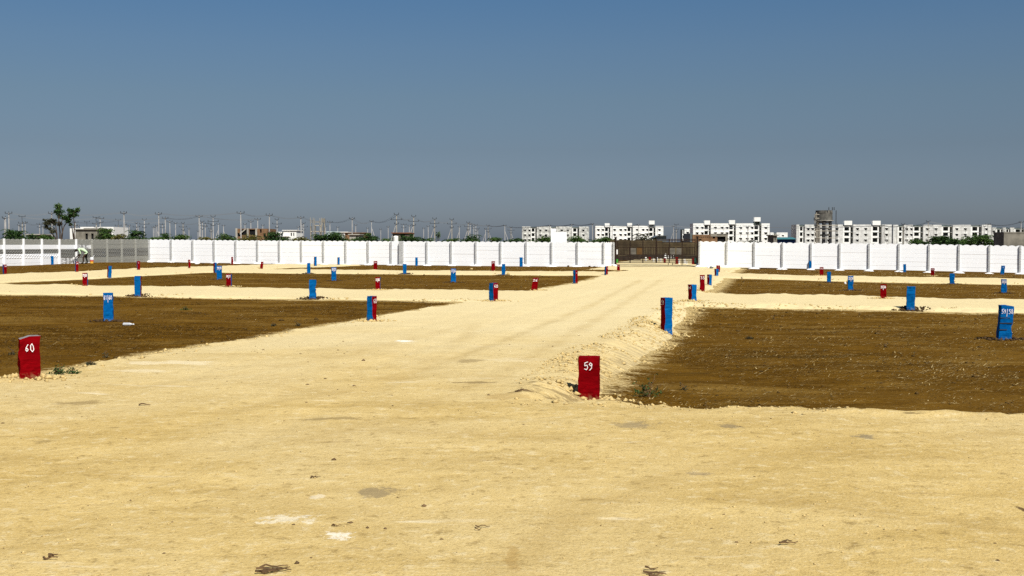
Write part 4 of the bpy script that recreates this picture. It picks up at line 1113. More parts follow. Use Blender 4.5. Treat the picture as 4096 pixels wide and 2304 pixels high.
block(2772, 3078, 893.5, 22.0, [(2772, 2813, W, [2789, 2810], None), (2813, 2843, S_, [], 882), (2843, 2912, W, [2862, 2889, 2909], None), (2912, 2943, S_, [], 880.5),
      (2943, 3012, W, [2963, 2990, 3009], None), (3012, 3045, S_, [], 869), (3045, 3078, W, [3063], None)], 'bright white block with three roof tanks right of gate')
block(3185, 3566, 898, 22.8, [(3185, 3196, W, [], None), (3196, 3219, S_, [], None), (3219, 3254, W, [3233, 3251], None), (3254, 3280, S_, [], None), (3280, 3371, W, [3315, 3348], None), (3371, 3412, S_, [], 883),
      (3412, 3484, W, [3430, 3463], None), (3484, 3526, S_, [], 883), (3526, 3566, W, [3546], None)], 'grey white apartment block behind the water tower', mat='bgrey')
block(3572, 3964, 899, 22.3, [(3572, 3592, W, [], None), (3592, 3616, S_, [], None), (3616, 3650, W, [3627, 3646], None), (3650, 3692, S_, [], None), (3692, 3765, W, [3709, 3744], None), (3765, 3810, S_, [], None),
      (3810, 3882, W, [3827, 3861], None), (3882, 3926, S_, [], None), (3926, 3964, W, [3945], None)], 'long white block with three dark stairwells, far right', mat='bgrey')
block(2729, 2764, 915, 19.5, [(2729, 2738, S_, [], None), (2738, 2764, W, [2751], None)], 'small white block end peeping over the right gate post', depth=9)
block(3966, 4150, 910, 19.5, [(3966, 3984, W, [3975], None), (3984, 4010, S_, [], None), (4010, 4022, W, [], None), (4022, 4040, S_, [], None), (4040, 4056, W, [], None), (4056, 4096, S_, [], None), (4096, 4150, W, [4110], None)],
      'streaked white block at right edge behind the concrete cube', mat='bstreak')
block(3080, 3150, 930, 16, [(3080, 3094, W, [3087], None), (3094, 3106, S_, [], None), (3106, 3150, W, [3132], None)], 'distant low white building left of the water tower', floors=3, depth=8)

# ------------------------------------------------------------------ nearer sheds and houses behind the wall
def house(px0, px1, ytop, Y, depth, mat, ops, label, cat='house', slab=True, name='house', roofmat=None, ops_mat='black'):
    t = thing(name, label, cat, (at(px0, 985, Y).x, Y, 0))
    L = wpx(px1 - px0, Y); zt = at(px0, ytop, Y).z
    mb = MB()
    oo = [((a - px0) * Y / F, (b - px0) * Y / F, at(0, d, Y).z, at(0, c, Y).z) for a, b, c, d in ops]
    facade(mb, 0, L, 0, zt - .15, 0, .22, oo)
    mb.bx(0, .22, .22, depth, 0, zt - .15); mb.bx(L - .22, L, .22, depth, 0, zt - .15); mb.bx(.22, L - .22, depth - .22, depth, 0, zt - .15)
    mb.build('wall', M[mat], t)
    rb = MB(); rb.bx(-.2, L + .2, -.25, depth + .2, zt - .148, zt) if slab else rb.bx(0, L, 0, depth, zt - .148, zt - .03)
    rb.build('roof', M[roofmat or mat], t)
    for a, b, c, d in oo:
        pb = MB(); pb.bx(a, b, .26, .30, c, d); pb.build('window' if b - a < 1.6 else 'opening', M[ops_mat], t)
    return t
t = house(302, 390, 916, 200, 7, 'concrete', [(342, 352, 934, 962), (365, 375, 934, 962)], 'unfinished grey concrete house behind the bare grey wall')
mb = MB(); mb.bx(-2.3, -.005, 1.2, 7, 0, 2.9); mb.build('side_room', M['concrete'], t)
mb = MB(); mb.bx(1.3, 4.0, .5, 3, at(0, 916, 200).z, at(0, 912.5, 200).z); mb.build('roof_parapet', M['concrete'], t)
t = house(322, 455, 907, 235, 9, 'bwhite', [(440, 447, 925, 938)], 'flat roofed white house behind the unfinished grey one', slab=False)
mb = MB(); mb.bx(-2.6, 2.2, 1, 6, 0, at(0, 913, 235).z); mb.build('lower_wing', M['bwhite'], t)
house(110, 158, 936, 190, 6, 'darkbrick', [(118, 134, 940, 956)], 'low dark house between bushes left of the tall tree', roofmat='concrete_light')
t = house(943, 1070, 914, 215, 8, 'brick', [(966, 991, 918, 940), (998, 1023, 918, 941), (1040, 1047, 917, 931), (1054, 1063, 933, 950), (950, 962, 932, 946)], 'unfinished brown brick house with open dark rooms', slab=False)
mb = MB()
L0 = wpx(40, 215)
mb.add([(.8, -.02, at(0, 938, 215).z), (.8, -.02, at(0, 931, 215).z), (L0, -.02, at(0, 914, 215).z), (L0, -.02, at(0, 919, 215).z),
        (.8, .2, at(0, 938, 215).z), (.8, .2, at(0, 931, 215).z), (L0, .2, at(0, 914, 215).z), (L0, .2, at(0, 919, 215).z)],
       [(0, 3, 2, 1), (4, 5, 6, 7), (1, 2, 6, 5), (0, 4, 7, 3)])
mb.build('stair_flight', M['concrete_light'], t)
mb = MB(); [mb.bx(wpx(q, 215), wpx(q, 215) + .35, -.1, .25, 0, at(0, 913, 215).z) for q in (0, 45, 79)]; mb.build('column', M['concrete_light'], t)
t = house(1133, 1186, 920, 255, 8, 'bwhite', [(1163, 1168, 931, 944), (1173, 1177, 931, 944)], 'white two storey house beside the leaning bush')
mb = MB(); mb.bx(-2.3, -.004, .8, 6, 0, at(0, 927, 255).z); mb.build('side_wing', M['bwhite'], t)
mb = MB(); mb.bx(-.1, 1.4, -.5, 0, at(0, 946, 255).z, at(0, 943, 255).z); mb.build('canopy', M['bwhite'], t)
house(1310, 1352, 926.5, 260, 7, 'palecyan', [(1330, 1334, 936, 944)], 'pale cyan low house behind the wide green bush')
house(1362, 1390, 927, 250, 6, 'bwhite', [(1371, 1375, 936, 944)], 'small white house right of the pale cyan one')
house(1398, 1434, 936, 180, 6, 'concrete_light', [(1425, 1431, 944, 958)], 'plain grey concrete box left of a strutted pole')
house(1380, 1462, 930, 230, 7, 'brick', [(1440, 1447, 938, 948)], 'low brown brick house behind the concrete box')
t = house(1570, 1638, 930, 185, 7, 'darkbrick', [(1603, 1619, 937, 957), (1572, 1576, 940, 955)], 'dark house with red tiled roof left of wide wall pillar', roofmat='orangebrick')
mb = MB(); mb.lathe([(.34, 0), (.34, 1.82), (.28, 1.92), (.06, 1.97)], 14); o = mb.build('water_tank', M['bwhite'])
o.location = at(1583, 963, 150); o.location.z = 1.05 + 1.0 * 0; tag(o, 'white cylindrical water tank before the red roofed house', 'water tank')
sb = MB(); sb.bx(-.45, .45, -.45, .45, -1.05, -.003); sb.build('plinth', M['concrete'], o); o.location.z = 1.05
# brick workshop with open black bay right of the gate
t = house(2770, 2911, 938, 150, 7, 'brick', [(2869, 2901, 946, 975), (2850, 2860, 946, 954), (2795, 2806, 956.5, 961.5)], 'brown brick shed with wide black doorway right of the gate', name='shed', cat='shed', slab=False)
mb = MB(); L0 = wpx(72, 150); L1 = wpx(141, 150)
mb.bx(L0, wpx(99, 150) - .003, -.03, -.002, at(0, 946, 150).z, at(0, 935, 150).z); mb.bx(L0, L1, -.035, -.0035, at(0, 945.9, 150).z, at(0, 935, 150).z); mb.bx(wpx(131.2, 150), L1, -.03, -.002, 0, at(0, 946, 150).z)
mb.build('plastered_front', M['concrete'], t)
vb = MB()
for k in range(11):
    x = .9 + k * .26; vb.bx(x, x + .09, -.02, -.003, at(0, 949.5, 150).z, at(0, 947, 150).z)
vb.build('vent_row', M['black'], t)
vb = MB()
for k in range(8):
    x = L0 + .9 + k * .18; vb.bx(x, x + .09, -.05, -.036, at(0, 940.5, 150).z, at(0, 936.5, 150).z)
vb.build('vent_row', M['black'], t)
mb = MB(); mb.bx(-.32, -.004, .1, 6, 0, at(0, 933, 150).z); mb.build('side_wall', M['tin'], t)
# tin shed and dark band seen over / through the gate
Y = 128
t = thing('tin_shed', 'grey tin shed with slanted roof behind the gate', 'shed', (at(2612, 985, Y).x, Y, 0))
L = wpx(53, Y); z1, z2 = at(0, 952, Y).z, at(0, 943, Y).z
mb = MB(); mb.bx(.35, L, 0, .1, 0, z2 - .04); mb.bx(L - .1, L, .1, 3, 0, z2 - .04); mb.bx(.35, .45, .1, 3, 0, z1); mb.bx(.45, L - .1, 2.9, 3, 0, z2 - .04); mb.build('wall', M['tin'], t)
mb = MB(); mb.add([(-.25, -.3, z1 - .15), (.55, -.3, z2), (.55, 3.2, z2), (-.25, 3.2, z1 - .15), (-.25, -.3, z1 - .11), (.55, -.3, z2 + .04), (.55, 3.2, z2 + .04), (-.25, 3.2, z1 - .11)],
                  [(0, 3, 2, 1), (4, 5, 6, 7), (0, 1, 5, 4), (2, 3, 7, 6), (0, 4, 7, 3)])
mb.bx(.55, L + .15, -.3, 3.2, z2, z2 + .04); mb.build('roof', M['tin'], t)
Y = 121.5
x0, x1 = at(2440, 985, Y).x, at(2830, 985, Y).x
t = thing('mud_wall', 'olive brown mud wall closing the view behind the gate', 'wall', (x0, Y, 0))
nb = 13; bw = (x1 - x0) / nb
for k in range(nb):
    pxm = 2440 + 390 * (k + .5) / nb
    yt = np.interp(pxm, [2440, 2640, 2660, 2830], [960, 961, 968, 972]) + rnd.uniform(-1.5, 1.5)
    mb = MB(); zt = at(0, yt, Y).z
    vs, fs = [], []
    n = 6
    for i in range(n + 1):
        x = k * bw + bw * i / n + (0.003 if i == 0 else 0); zz = zt + (rnd.uniform(-.05, .05) if 0 < i < n else 0)
        vs += [(x, 0, 0), (x, 0, zz), (x, .35, zz), (x, .35, 0)]
    for i in range(n):
        b0 = i * 4; b1 = b0 + 4
        fs += [(b0, b1, b1 + 1, b0 + 1), (b0 + 1, b1 + 1, b1 + 2, b0 + 2), (b0 + 2, b1 + 2, b1 + 3, b0 + 3)]
    fs += [(0, 1, 2, 3), (n * 4 + 3, n * 4 + 2, n * 4 + 1, n * 4)]
    mb.add(vs, fs); mb.build('wall_section', M['olive'], t)
mb = MB(); n = 90  # low sloped strip, very dark, along the foot of the mud wall
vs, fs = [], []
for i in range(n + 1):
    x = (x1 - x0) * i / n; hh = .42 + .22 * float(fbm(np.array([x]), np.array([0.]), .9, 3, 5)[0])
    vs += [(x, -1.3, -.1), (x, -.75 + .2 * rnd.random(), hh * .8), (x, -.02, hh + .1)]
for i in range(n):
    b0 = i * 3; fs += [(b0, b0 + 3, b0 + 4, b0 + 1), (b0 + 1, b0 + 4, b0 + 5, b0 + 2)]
mb.add(vs, fs); o = mb.build('dark_band', M['darkband']); o.location = (x0, Y, .1); tag(o, 'low dark band along the foot of the mud wall', 'earth bank')
# white screen standing behind the wall
Y = 99
t = thing('screen_wall', 'plain white stepped screen standing behind the white wall', 'screen', (at(2203.5, 985, Y).x, Y, 0))
S = Y / F; zl, zr = at(0, 914.5, Y).z, at(0, 928, Y).z
mb = MB(); mb.bx(0, 21 * S, 0, .12, 0, zl); mb.build('tall_panel', M['white'], t)
mb = MB(); mb.bx(21 * S + .004, 63.5 * S, .01, .12, 0, zr); mb.build('low_panel', M['white'], t)
# concrete cube at the right edge
Y = 150
t = thing('concrete_building', 'windowless grey concrete cube at right picture edge', 'building', (at(4015, 985, Y).x, Y, 0))
zt = at(0, 928, Y).z
mb = MB(); mb.bx(0, 7, 0, 3.2, 0, zt - .2); mb.build('wall', M['concrete'], t)
mb = MB(); mb.bx(-.03, 7, -.03, 3.23, zt - .198, zt); mb.build('roof', M['concrete'], t)
# blue shed
Y = 190
t = thing('blue_shed', 'low shed with teal roof and blue front, right half', 'shed', (at(3108, 985, Y).x, Y, 0))
L = wpx(72, Y); z1, z0_ = at(0, 948.5, Y).z, at(0, 957, Y).z
mb = MB(); mb.bx(0, L, 0, 5, 0, z0_); mb.build('wall', M['bluesheet'], t)
mb = MB(); mb.add([(-.2, -.5, z0_), (L + .2, -.5, z0_), (L + .2, 2.5, z1), (-.2, 2.5, z1), (L + .2, 5.4, z0_), (-.2, 5.4, z0_)], [(0, 1, 2, 3), (3, 2, 4, 5), (0, 3, 5), (1, 4, 2)]); mb.build('roof', M['teal'], t)
Y = 175
house(3094, 3108, 939, Y, 4, 'concrete', [(3099, 3102, 950, 960)], 'narrow grey concrete hut left of the blue shed')

# ------------------------------------------------------------------ water tower
Y = 350
t = thing('water_tower', 'round concrete water tower on columns wrapped in scaffolding', 'water tower', (at(3304, 985, Y).x, Y + 2.6, 0))
S = Y / F; zz = lambda py: at(0, py, Y).z; Rt = 33 * S
mb = MB(); mb.lathe([(Rt, zz(880.5)), (Rt, zz(852)), (Rt + .06, zz(851.8)), (Rt + .06, zz(849)), (Rt, zz(848.8)), (Rt, zz(841))], 28); mb.build('tank', M['tankwall'], t)
mb = MB(); mb.lathe([(Rt + .35, zz(883)), (Rt + .35, zz(880.6))], 28); mb.build('ring_slab', M['concrete_light'], t)
for a in range(6):
    an = a * math.pi / 3 + .3
    mb = MB(); mb.box((Rt * .86 * math.cos(an), Rt * .86 * math.sin(an), zz(883) / 2), (.75, .75, zz(883.2))); mb.build('column', M['concrete_dark'], t)
for py in (888, 913, 940):
    mb = MB()
    for a in range(6):
        a0, a1 = a * math.pi / 3 + .3, (a + 1) * math.pi / 3 + .3
        mb.tube((Rt * .86 * math.cos(a0), Rt * .86 * math.sin(a0), zz(py)), (Rt * .86 * math.cos(a1), Rt * .86 * math.sin(a1), zz(py)), .34, n=4)
    mb.build('ring_beam', M['concrete'], t)
for px, y0, y1 in ((3257, 975, 856), (3263, 975, 850), (3268, 975, 888), (3274, 975, 898), (3341, 975, 842), (3346, 975, 895), (3312, 841, 829), (3326, 841, 829), (3333, 841, 829), (3305, 975, 884), (3321, 975, 884)):
    mb = MB(); x = (px - 3304) * S; mb.tube((x, -Rt - .5, zz(y0)), (x, -Rt - .5, zz(y1)), .13, n=5); mb.build('scaffold_pole', M['polebrown' if px < 3280 else 'iron'], t)
for py in (858, 874, 902, 924, 952):
    mb = MB(); mb.tube((-47 * S, -Rt - .6, zz(py)), ((44 if py > 890 else -30) * S, -Rt - .6, zz(py)), .12, n=5); mb.build('scaffold_ledger', M['polebrown'], t)
mb = MB()
for k in range(12):
    a = k * .55; mb.box(((-40 + 3 * math.cos(a)) * S, (-Rt - .2) + .7 * math.sin(a), zz(965 - k * 8.5)), (.9, .5, .12))
mb.build('stair', M['concrete'], t)
mb = MB(); mb.box((-45 * S, -Rt - .3, zz(876)), (.8, .6, .9)); mb.build('hanging_cloth', M['iron'], t)

# unfinished scaffold frame left of centre
Y = 230
t = thing('scaffold_frame', 'unfinished concrete frame with upright bars above green bush', 'frame', (at(1240, 985, Y).x, Y, 0))
S = Y / F; zz = lambda py: at(0, py, Y).z
for px, yt in ((1242, 870), (1253, 870), (1259, 873), (1280, 872), (1287, 870), (1297, 871)):
    mb = MB(); x = (px - 1240) * S; mb.tube((x, 0, 0), (x, 0, zz(yt)), .06, n=5); mb.build('upright_bar', M['polebrown'], t)
for px, a, b in ((1242, 985, 905), (1259, 985, 903), (1283, 985, 900), (1296, 985, 880)):
    mb = MB(); x = (px - 1240) * S; mb.box((x, .5, zz(b) / 2), (.28, .28, zz(b))); mb.build('column', M['concrete'], t)
for x0, x1, py in ((1240, 1300, 928), (1255, 1283, 904), (1243, 1255, 886), (1243, 1255, 882), (1258, 1281, 886), (1243, 1281, 891)):
    mb = MB(); mb.bx((x0 - 1240) * S, (x1 - 1240) * S, .3, .6, zz(py), zz(py) + (.22 if py > 900 else .09)); mb.build('beam', M['concrete_light'], t)
mb = MB(); mb.bx(47 * S, 57 * S, 0, 1.5, zz(890), zz(874)); mb.build('box_tank', M['concrete'], t)
mb = MB(); mb.tube((41 * S, .2, zz(928)), (49 * S, .2, zz(892)), .2, n=4); mb.build('stair_flight', M['concrete_light'], t)

# ------------------------------------------------------------------ utility poles
PH = 7.5
POLE = {}
def pole_proto(kind):
    t = thing('utility_pole', '', 'utility pole', (0, 0, 0), 0, 'concrete utility poles behind the wall')
    mb = MB()
    b, s_ = .092, .062
    vs = [(i * b, j * b, 0) for j in (-1, 1) for i in (-1, 1)] + [(i * s_, j * s_, PH - (.25 if kind != 'T' else 1.3)) for j in (-1, 1) for i in (-1, 1)]
    mb.add(vs, [(0, 1, 5, 4), (1, 3, 7, 5), (3, 2, 6, 7), (2, 0, 4, 6), (4, 5, 7, 6)]); mb.build('pole', M['polebrown' if kind in ('T', 'DL', 'DR') else 'pole'], t)
    ins = MB(); ins.lathe([(.05, 0), (.07, .08), (.04, .14), (.06, .2), (.02, .26)], 8); ins = ins.mesh('insulator', M['iron'])
    def arm(z, half, vee=0.0):
        a = MB(); a.tube((-half, -.1, z + vee), (0, -.1, z), .06, n=4); a.tube((0, -.1, z), (half, -.1, z + vee), .06, n=4); a.build('crossarm', M['iron'], t)
        for x in (-half, half):
            o = obj('insulator', ins, t); o.location = (x * .94, -.1, z + vee + .04)
    if kind == 'V': arm(PH - .45, .62, .12); o = obj('insulator', ins, t); o.location = (0, 0, PH - .25)
    if kind == 'S': arm(PH - .45, .38, .08)
    if kind in ('D', 'DL', 'DR'):
        arm(PH - .3, .42, .1); arm(PH - 1.15, 1.0, 0); arm(PH - 1.9, .38, 0)
    if kind == 'T':
        m_ = MB(); m_.tube((0, 0, PH - 1.32), (-.05, 0, PH - .1), .05, n=4); m_.build('riser', M['iron'], t); arm(PH - .1, .6, 0); arm(PH - 1.4, .7, 0); arm(PH - 2.1, .45, 0.05)
    if kind == 'H':
        m_ = MB(); m_.tube((0, 0, PH - .3), (0, 0, PH + .1), .04, n=4); m_.build('riser', M['iron'], t); arm(PH - .3, .75, 0); arm(PH - 1.1, .6, 0.05)
    if kind in ('DL', 'SL', 'DR', 'SR'):
        sg = -1 if kind[1] == 'L' else 1
        if kind[0] == 'S': arm(PH - .4, .4, 0)
        m_ = MB(); m_.tube((sg * 1.95, .1, 0), (sg * .12, .1, PH - 2.0), .10, .075, n=4); m_.build('strut', M['pole'], t)
    return t
KIND_TXT = {'V': 'single pale pole with V-shaped crossarm', 'S': 'small distant pole with short crossarm', 'D': 'pole with three crossarms', 'DL': 'pole with crossarms and left-leaning strut', 'DR': 'pole with crossarms and right-leaning strut',
            'T': 'pole with iron riser above two crossarms', 'H': 'pole with wide double crossarm', 'SL': 'small pole propped by a left strut', 'SR': 'small pole propped by a right strut', 'P': 'bare pole'}
POLES = [(24, 864, 'V'), (35, 845, 'V'), (17, 866, 'S'), (88, 864, 'T'), (99.5, 885, 'V'), (75, 895, 'S'), (158, 892, 'H'), (171, 900, 'S'), (207, 845, 'V'), (302, 884, 'H'), (312, 898, 'S'), (348, 886, 'T'), (386, 868, 'T'), (402, 868, 'H'),
         (472, 878, 'T'), (495, 844, 'V'), (503, 892, 'SR'), (518, 897, 'S'), (547, 889, 'D'), (552, 902, 'SR'), (576, 875, 'D'), (613, 905, 'S'), (620, 903, 'S'), (627, 897, 'SR'), (634, 848, 'V'), (651, 893, 'H'), (661, 866, 'V'), (680, 881, 'V'), (702, 887, 'S'), (733, 889, 'DR'), (755, 910, 'S'),
         (791, 921, 'S'), (797, 859, 'V'), (803, 885, 'S'), (809, 883, 'D'), (820, 889, 'H'), (845, 894, 'T'), (852, 862, 'D'), (874, 890, 'SL'), (893, 897, 'SR'), (964, 844, 'V'), (980, 891, 'S'), (1003, 880, 'V'), (1031, 871, 'V'), (1052, 896, 'S'),
         (1076, 853, 'V'), (1109, 874, 'D'), (1193, 904, 'S'), (1205, 864, 'V'), (1209, 891, 'S'), (1214, 889, 'D'), (1303, 901, 'S'), (1320, 883, 'V'), (1350, 904, 'S'), (1408, 868, 'V'), (1422, 895, 'S'), (1471, 908, 'S'), (1485, 879, 'SR'), (1523, 913, 'S'),
         (1553, 902, 'S'), (1587, 853, 'DL'), (1614, 894, 'H'), (1638, 897, 'S'), (1654, 861, 'DL'), (1694, 909, 'S'), (1713, 900, 'S'), (1739, 871, 'DL'), (1808, 874, 'DL'), (1837, 902, 'SL'), (1872, 887, 'DL'), (1880, 891, 'SL'), (1895, 898, 'S'), (1903, 897, 'D'),
         (1912, 914, 'SL'), (1942, 912, 'SL'), (1953, 899, 'DR'), (2020, 897, 'SR'), (2043, 906, 'DR'), (2199, 898, 'S'), (2288, 894, 'S'), (2371, 891, 'S'), (2449, 898, 'S'), (2553, 895, 'S'), (2594, 900, 'S'), (2695, 900, 'SL'), (2704, 897, 'T'),
         (2992, 902, 'S'), (3533, 897, 'SR'), (3614, 893, 'DR'), (3652, 901, 'S'), (3714, 882, 'DR'), (3736, 910, 'S'), (3848, 935, 'SL'), (3938, 900, 'S'), (3952, 892, 'V'), (4085, 883, 'V')]
def bay_text(px):
    P_ = [('grey wall', [-70, 12, 90, 162, 234, 302, 366, 427, 488, 543, 598], 1), ('white wall', pxL, 0), ('right wall', pxR, 0)]
    ordn = ['first', 'second', 'third', 'fourth', 'fifth', 'sixth', 'seventh', 'eighth', 'ninth', 'tenth', 'eleventh', 'twelfth', 'thirteenth', 'fourteenth', 'fifteenth', 'sixteenth', 'seventeenth', 'eighteenth', 'nineteenth', 'twentieth', 'twenty-first']
    if 2454 <= px <= 2797:
        return 'seen above the ' + ('left' if px < 2625 else 'right') + ' gate leaf'
    for nm, E, k in P_:
        for i in range(len(E) - 1):
            if E[i] <= px < E[i + 1]:
                if nm == 'grey wall': return f'behind {ordn[9 - i]} grey bay from the corner'
                if nm == 'white wall': return f'behind {ordn[i]} white bay after the corner' if i < 11 else f'behind {ordn[20 - i]} white bay left of gate'
                return f'behind {ordn[i]} white bay right of gate'
    return 'behind the last white bay at right edge'
from collections import defaultdict
same = defaultdict(list)
for p in sorted(POLES):
    same[(KIND_TXT[p[2]], bay_text(p[0]))].append(p)
pole_top = {}
for (kt, bt), L in same.items():
    L = sorted(L)
    for i, (px, yt, kd) in enumerate(L):
        Y = min(max((PH - HC) * F / (YH - yt), 120), 640)
        p = at(px, yt, Y)
        if kd not in POLE:
            POLE[kd] = pole_proto(kd); o = POLE[kd]
        else:
            o = copy_tree(POLE[kd])
        o.location = (p.x, p.y, p.z - PH); o.rotation_euler = (rnd.uniform(-.01, .01), rnd.uniform(-.012, .012), rnd.uniform(-.35, .35))
        pos = '' if len(L) == 1 else (['left ', 'right '] if len(L) == 2 else ['left ', 'middle ', 'right '] if len(L) == 3 else ['leftmost ', 'second ', 'third ', 'rightmost '])[i]
        o['label'] = pos + kt + ' ' + bt
        pole_top[px] = p
def power_line(pxs, label, rad=.016, sag=.45, n3=(-.55, 0, .55)):
    t = thing('power_line', label, 'power line', tuple(pole_top[pxs[0]]), 0, 'power lines')
    o0 = pole_top[pxs[0]]
    for off in n3:
        mb = MB()
        for a, b in zip(pxs[:-1], pxs[1:]):
            A, B = pole_top[a] - o0, pole_top[b] - o0
            prev = None
            for i in range(9):
                u = i / 8; q = A.lerp(B, u) + Vector((off * .3, off, -.32 + abs(off) * .2 - sag * 4 * u * (1 - u)))
                if prev is not None: mb.tube(prev, q, rad, n=3, caps=False)
                prev = q
        mb.build('wire', M['wire'], t)
power_line([35, 207, 495, 634, 964, 1076], 'topmost thin wires between tall poles behind the left walls')
power_line([24, 88, 386, 661, 797, 1031], 'middle sagging wires crossing behind the tall leafy tree')
power_line([99.5, 158, 302, 472, 680, 702, 803], 'lower faint wires low over the bushes on the left', .014)
power_line([1076, 1205, 1320, 1408], 'thin wires over the scaffold frame')
power_line([1408, 1485, 1587, 1654, 1739, 1808, 1872], 'wires linking the strutted poles left of centre', .018, .8)
power_line([1872, 1953, 2020, 2043, 2199, 2288, 2371, 2449, 2553, 2695], 'pale wires passing in front of the two left apartment blocks', .03, .3)
power_line([2695, 2992, 3533, 3614], 'pale wires between gate and water tower', .03, .6)
power_line([3614, 3714, 3952, 4085], 'wires over the far right apartment block', .024, .6)

# ------------------------------------------------------------------ trees and bushes behind the wall
def leaf_cloud(mb, clumps, n, size, r2, flatten=1.0):
    tot = sum(c[3] * c[4] * c[5] for c in clumps)
    for cx, cy, cz, rx, ry, rz_ in clumps:
        m = max(4, int(n * rx * ry * rz_ / tot))
        for _ in range(m):
            while True:
                u = [r2.gauss(0, .5) for _ in range(3)]
                d = sum(a * a for a in u)
                if d < 1.9: break
            p = Vector((cx + u[0] * rx, cy + u[1] * ry, cz + u[2] * rz_))
            a = r2.uniform(0, 6.28); e = r2.uniform(-.9, .9)
            d1 = Vector((math.cos(a) * math.cos(e), math.sin(a) * math.cos(e), math.sin(e))); d2 = d1.cross(Vector((r2.uniform(-1, 1), r2.uniform(-1, 1), r2.uniform(-1, 1)))).normalized()
            s = size * r2.uniform(.55, 1.35)
            mb.add([p - d1 * s, p + d2 * s * .45, p + d1 * s, p - d2 * s * .45], [(0, 1, 2, 3)])
def bush(px0, px1, ytop, Y, label, mat='leaf', name='tree', dens=1.0, seed=1, arch=True, gap=1.0, cat='bush'):
    r2 = random.Random(seed)
    cx = at((px0 + px1) / 2, 985, Y).x; w = wpx(px1 - px0, Y); h = at(0, ytop, Y).z * 1.06
    t = thing(name, label, cat, (cx, Y, 0), 0, 'green bushes behind the wall')
    clumps = []
    k = max(7, int(w * 4.2))
    for i in range(k):
        u = (i + .5) / k * 2 - 1 + r2.uniform(-.12, .12)
        top = h * (1 - .30 * abs(u) ** 2.2) * r2.uniform(.80, 1.0)
        r = r2.uniform(.28, .60)
        dy = r2.uniform(-.25, .25) * w * .5
        clumps.append((u * w / 2 * .9, dy, max(.4, top - r * .6), r * r2.uniform(.9, 1.9), r, r * .55))
        clumps.append((u * w / 2 * .85, r2.uniform(-.25, .25) * w * .5, max(.4, top * r2.uniform(.72, .88) - r * .3), r * 1.4, r, r * .6))
        clumps.append((u * w / 2 * .8, r2.uniform(-.25, .25) * w * .5, max(.4, top * r2.uniform(.4, .7) - r * .3), r * 1.4, r, r * .9))
    tb = MB()
    for i in range(max(3, k // 2)):
        c = r2.choice(clumps)
        q = Vector((c[0] * .25, c[1] * .25, 0)); m_ = Vector((c[0] * .55 + r2.uniform(-.2, .2), c[1] * .5, c[2] * .55))
        tb.path([q, m_, Vector(c[:3])], [.07, .045, .015], 5)
    tb.build('trunk', M['bark'], t)
    cb = MB(); leaf_cloud(cb, clumps, int(3400 * dens * max(1, w / 3)), .125 if Y < 170 else .15, r2)
    if arch:                                     # long thin arching shoots with feathery leaflets
        for i in range(int(16 * max(1, w / 3))):
            c = r2.choice(clumps); sg = r2.choice((-1, 1)); Lh = r2.uniform(.5, 1.3)
            for q in range(12):
                u = q / 11; p = Vector((c[0] + sg * Lh * u, c[1], c[2] + c[5] * .5 + .75 * u - .8 * u * u))
                s = .085; a = r2.uniform(-.6, .6)
                cb.add([p + Vector((-s, 0, a * s)), p + Vector((0, 0, s * .7)), p + Vector((s, 0, -a * s)), p + Vector((0, 0, -s * .7))], [(0, 1, 2, 3)])
    cb.build('crown', M[mat], t)
    return t
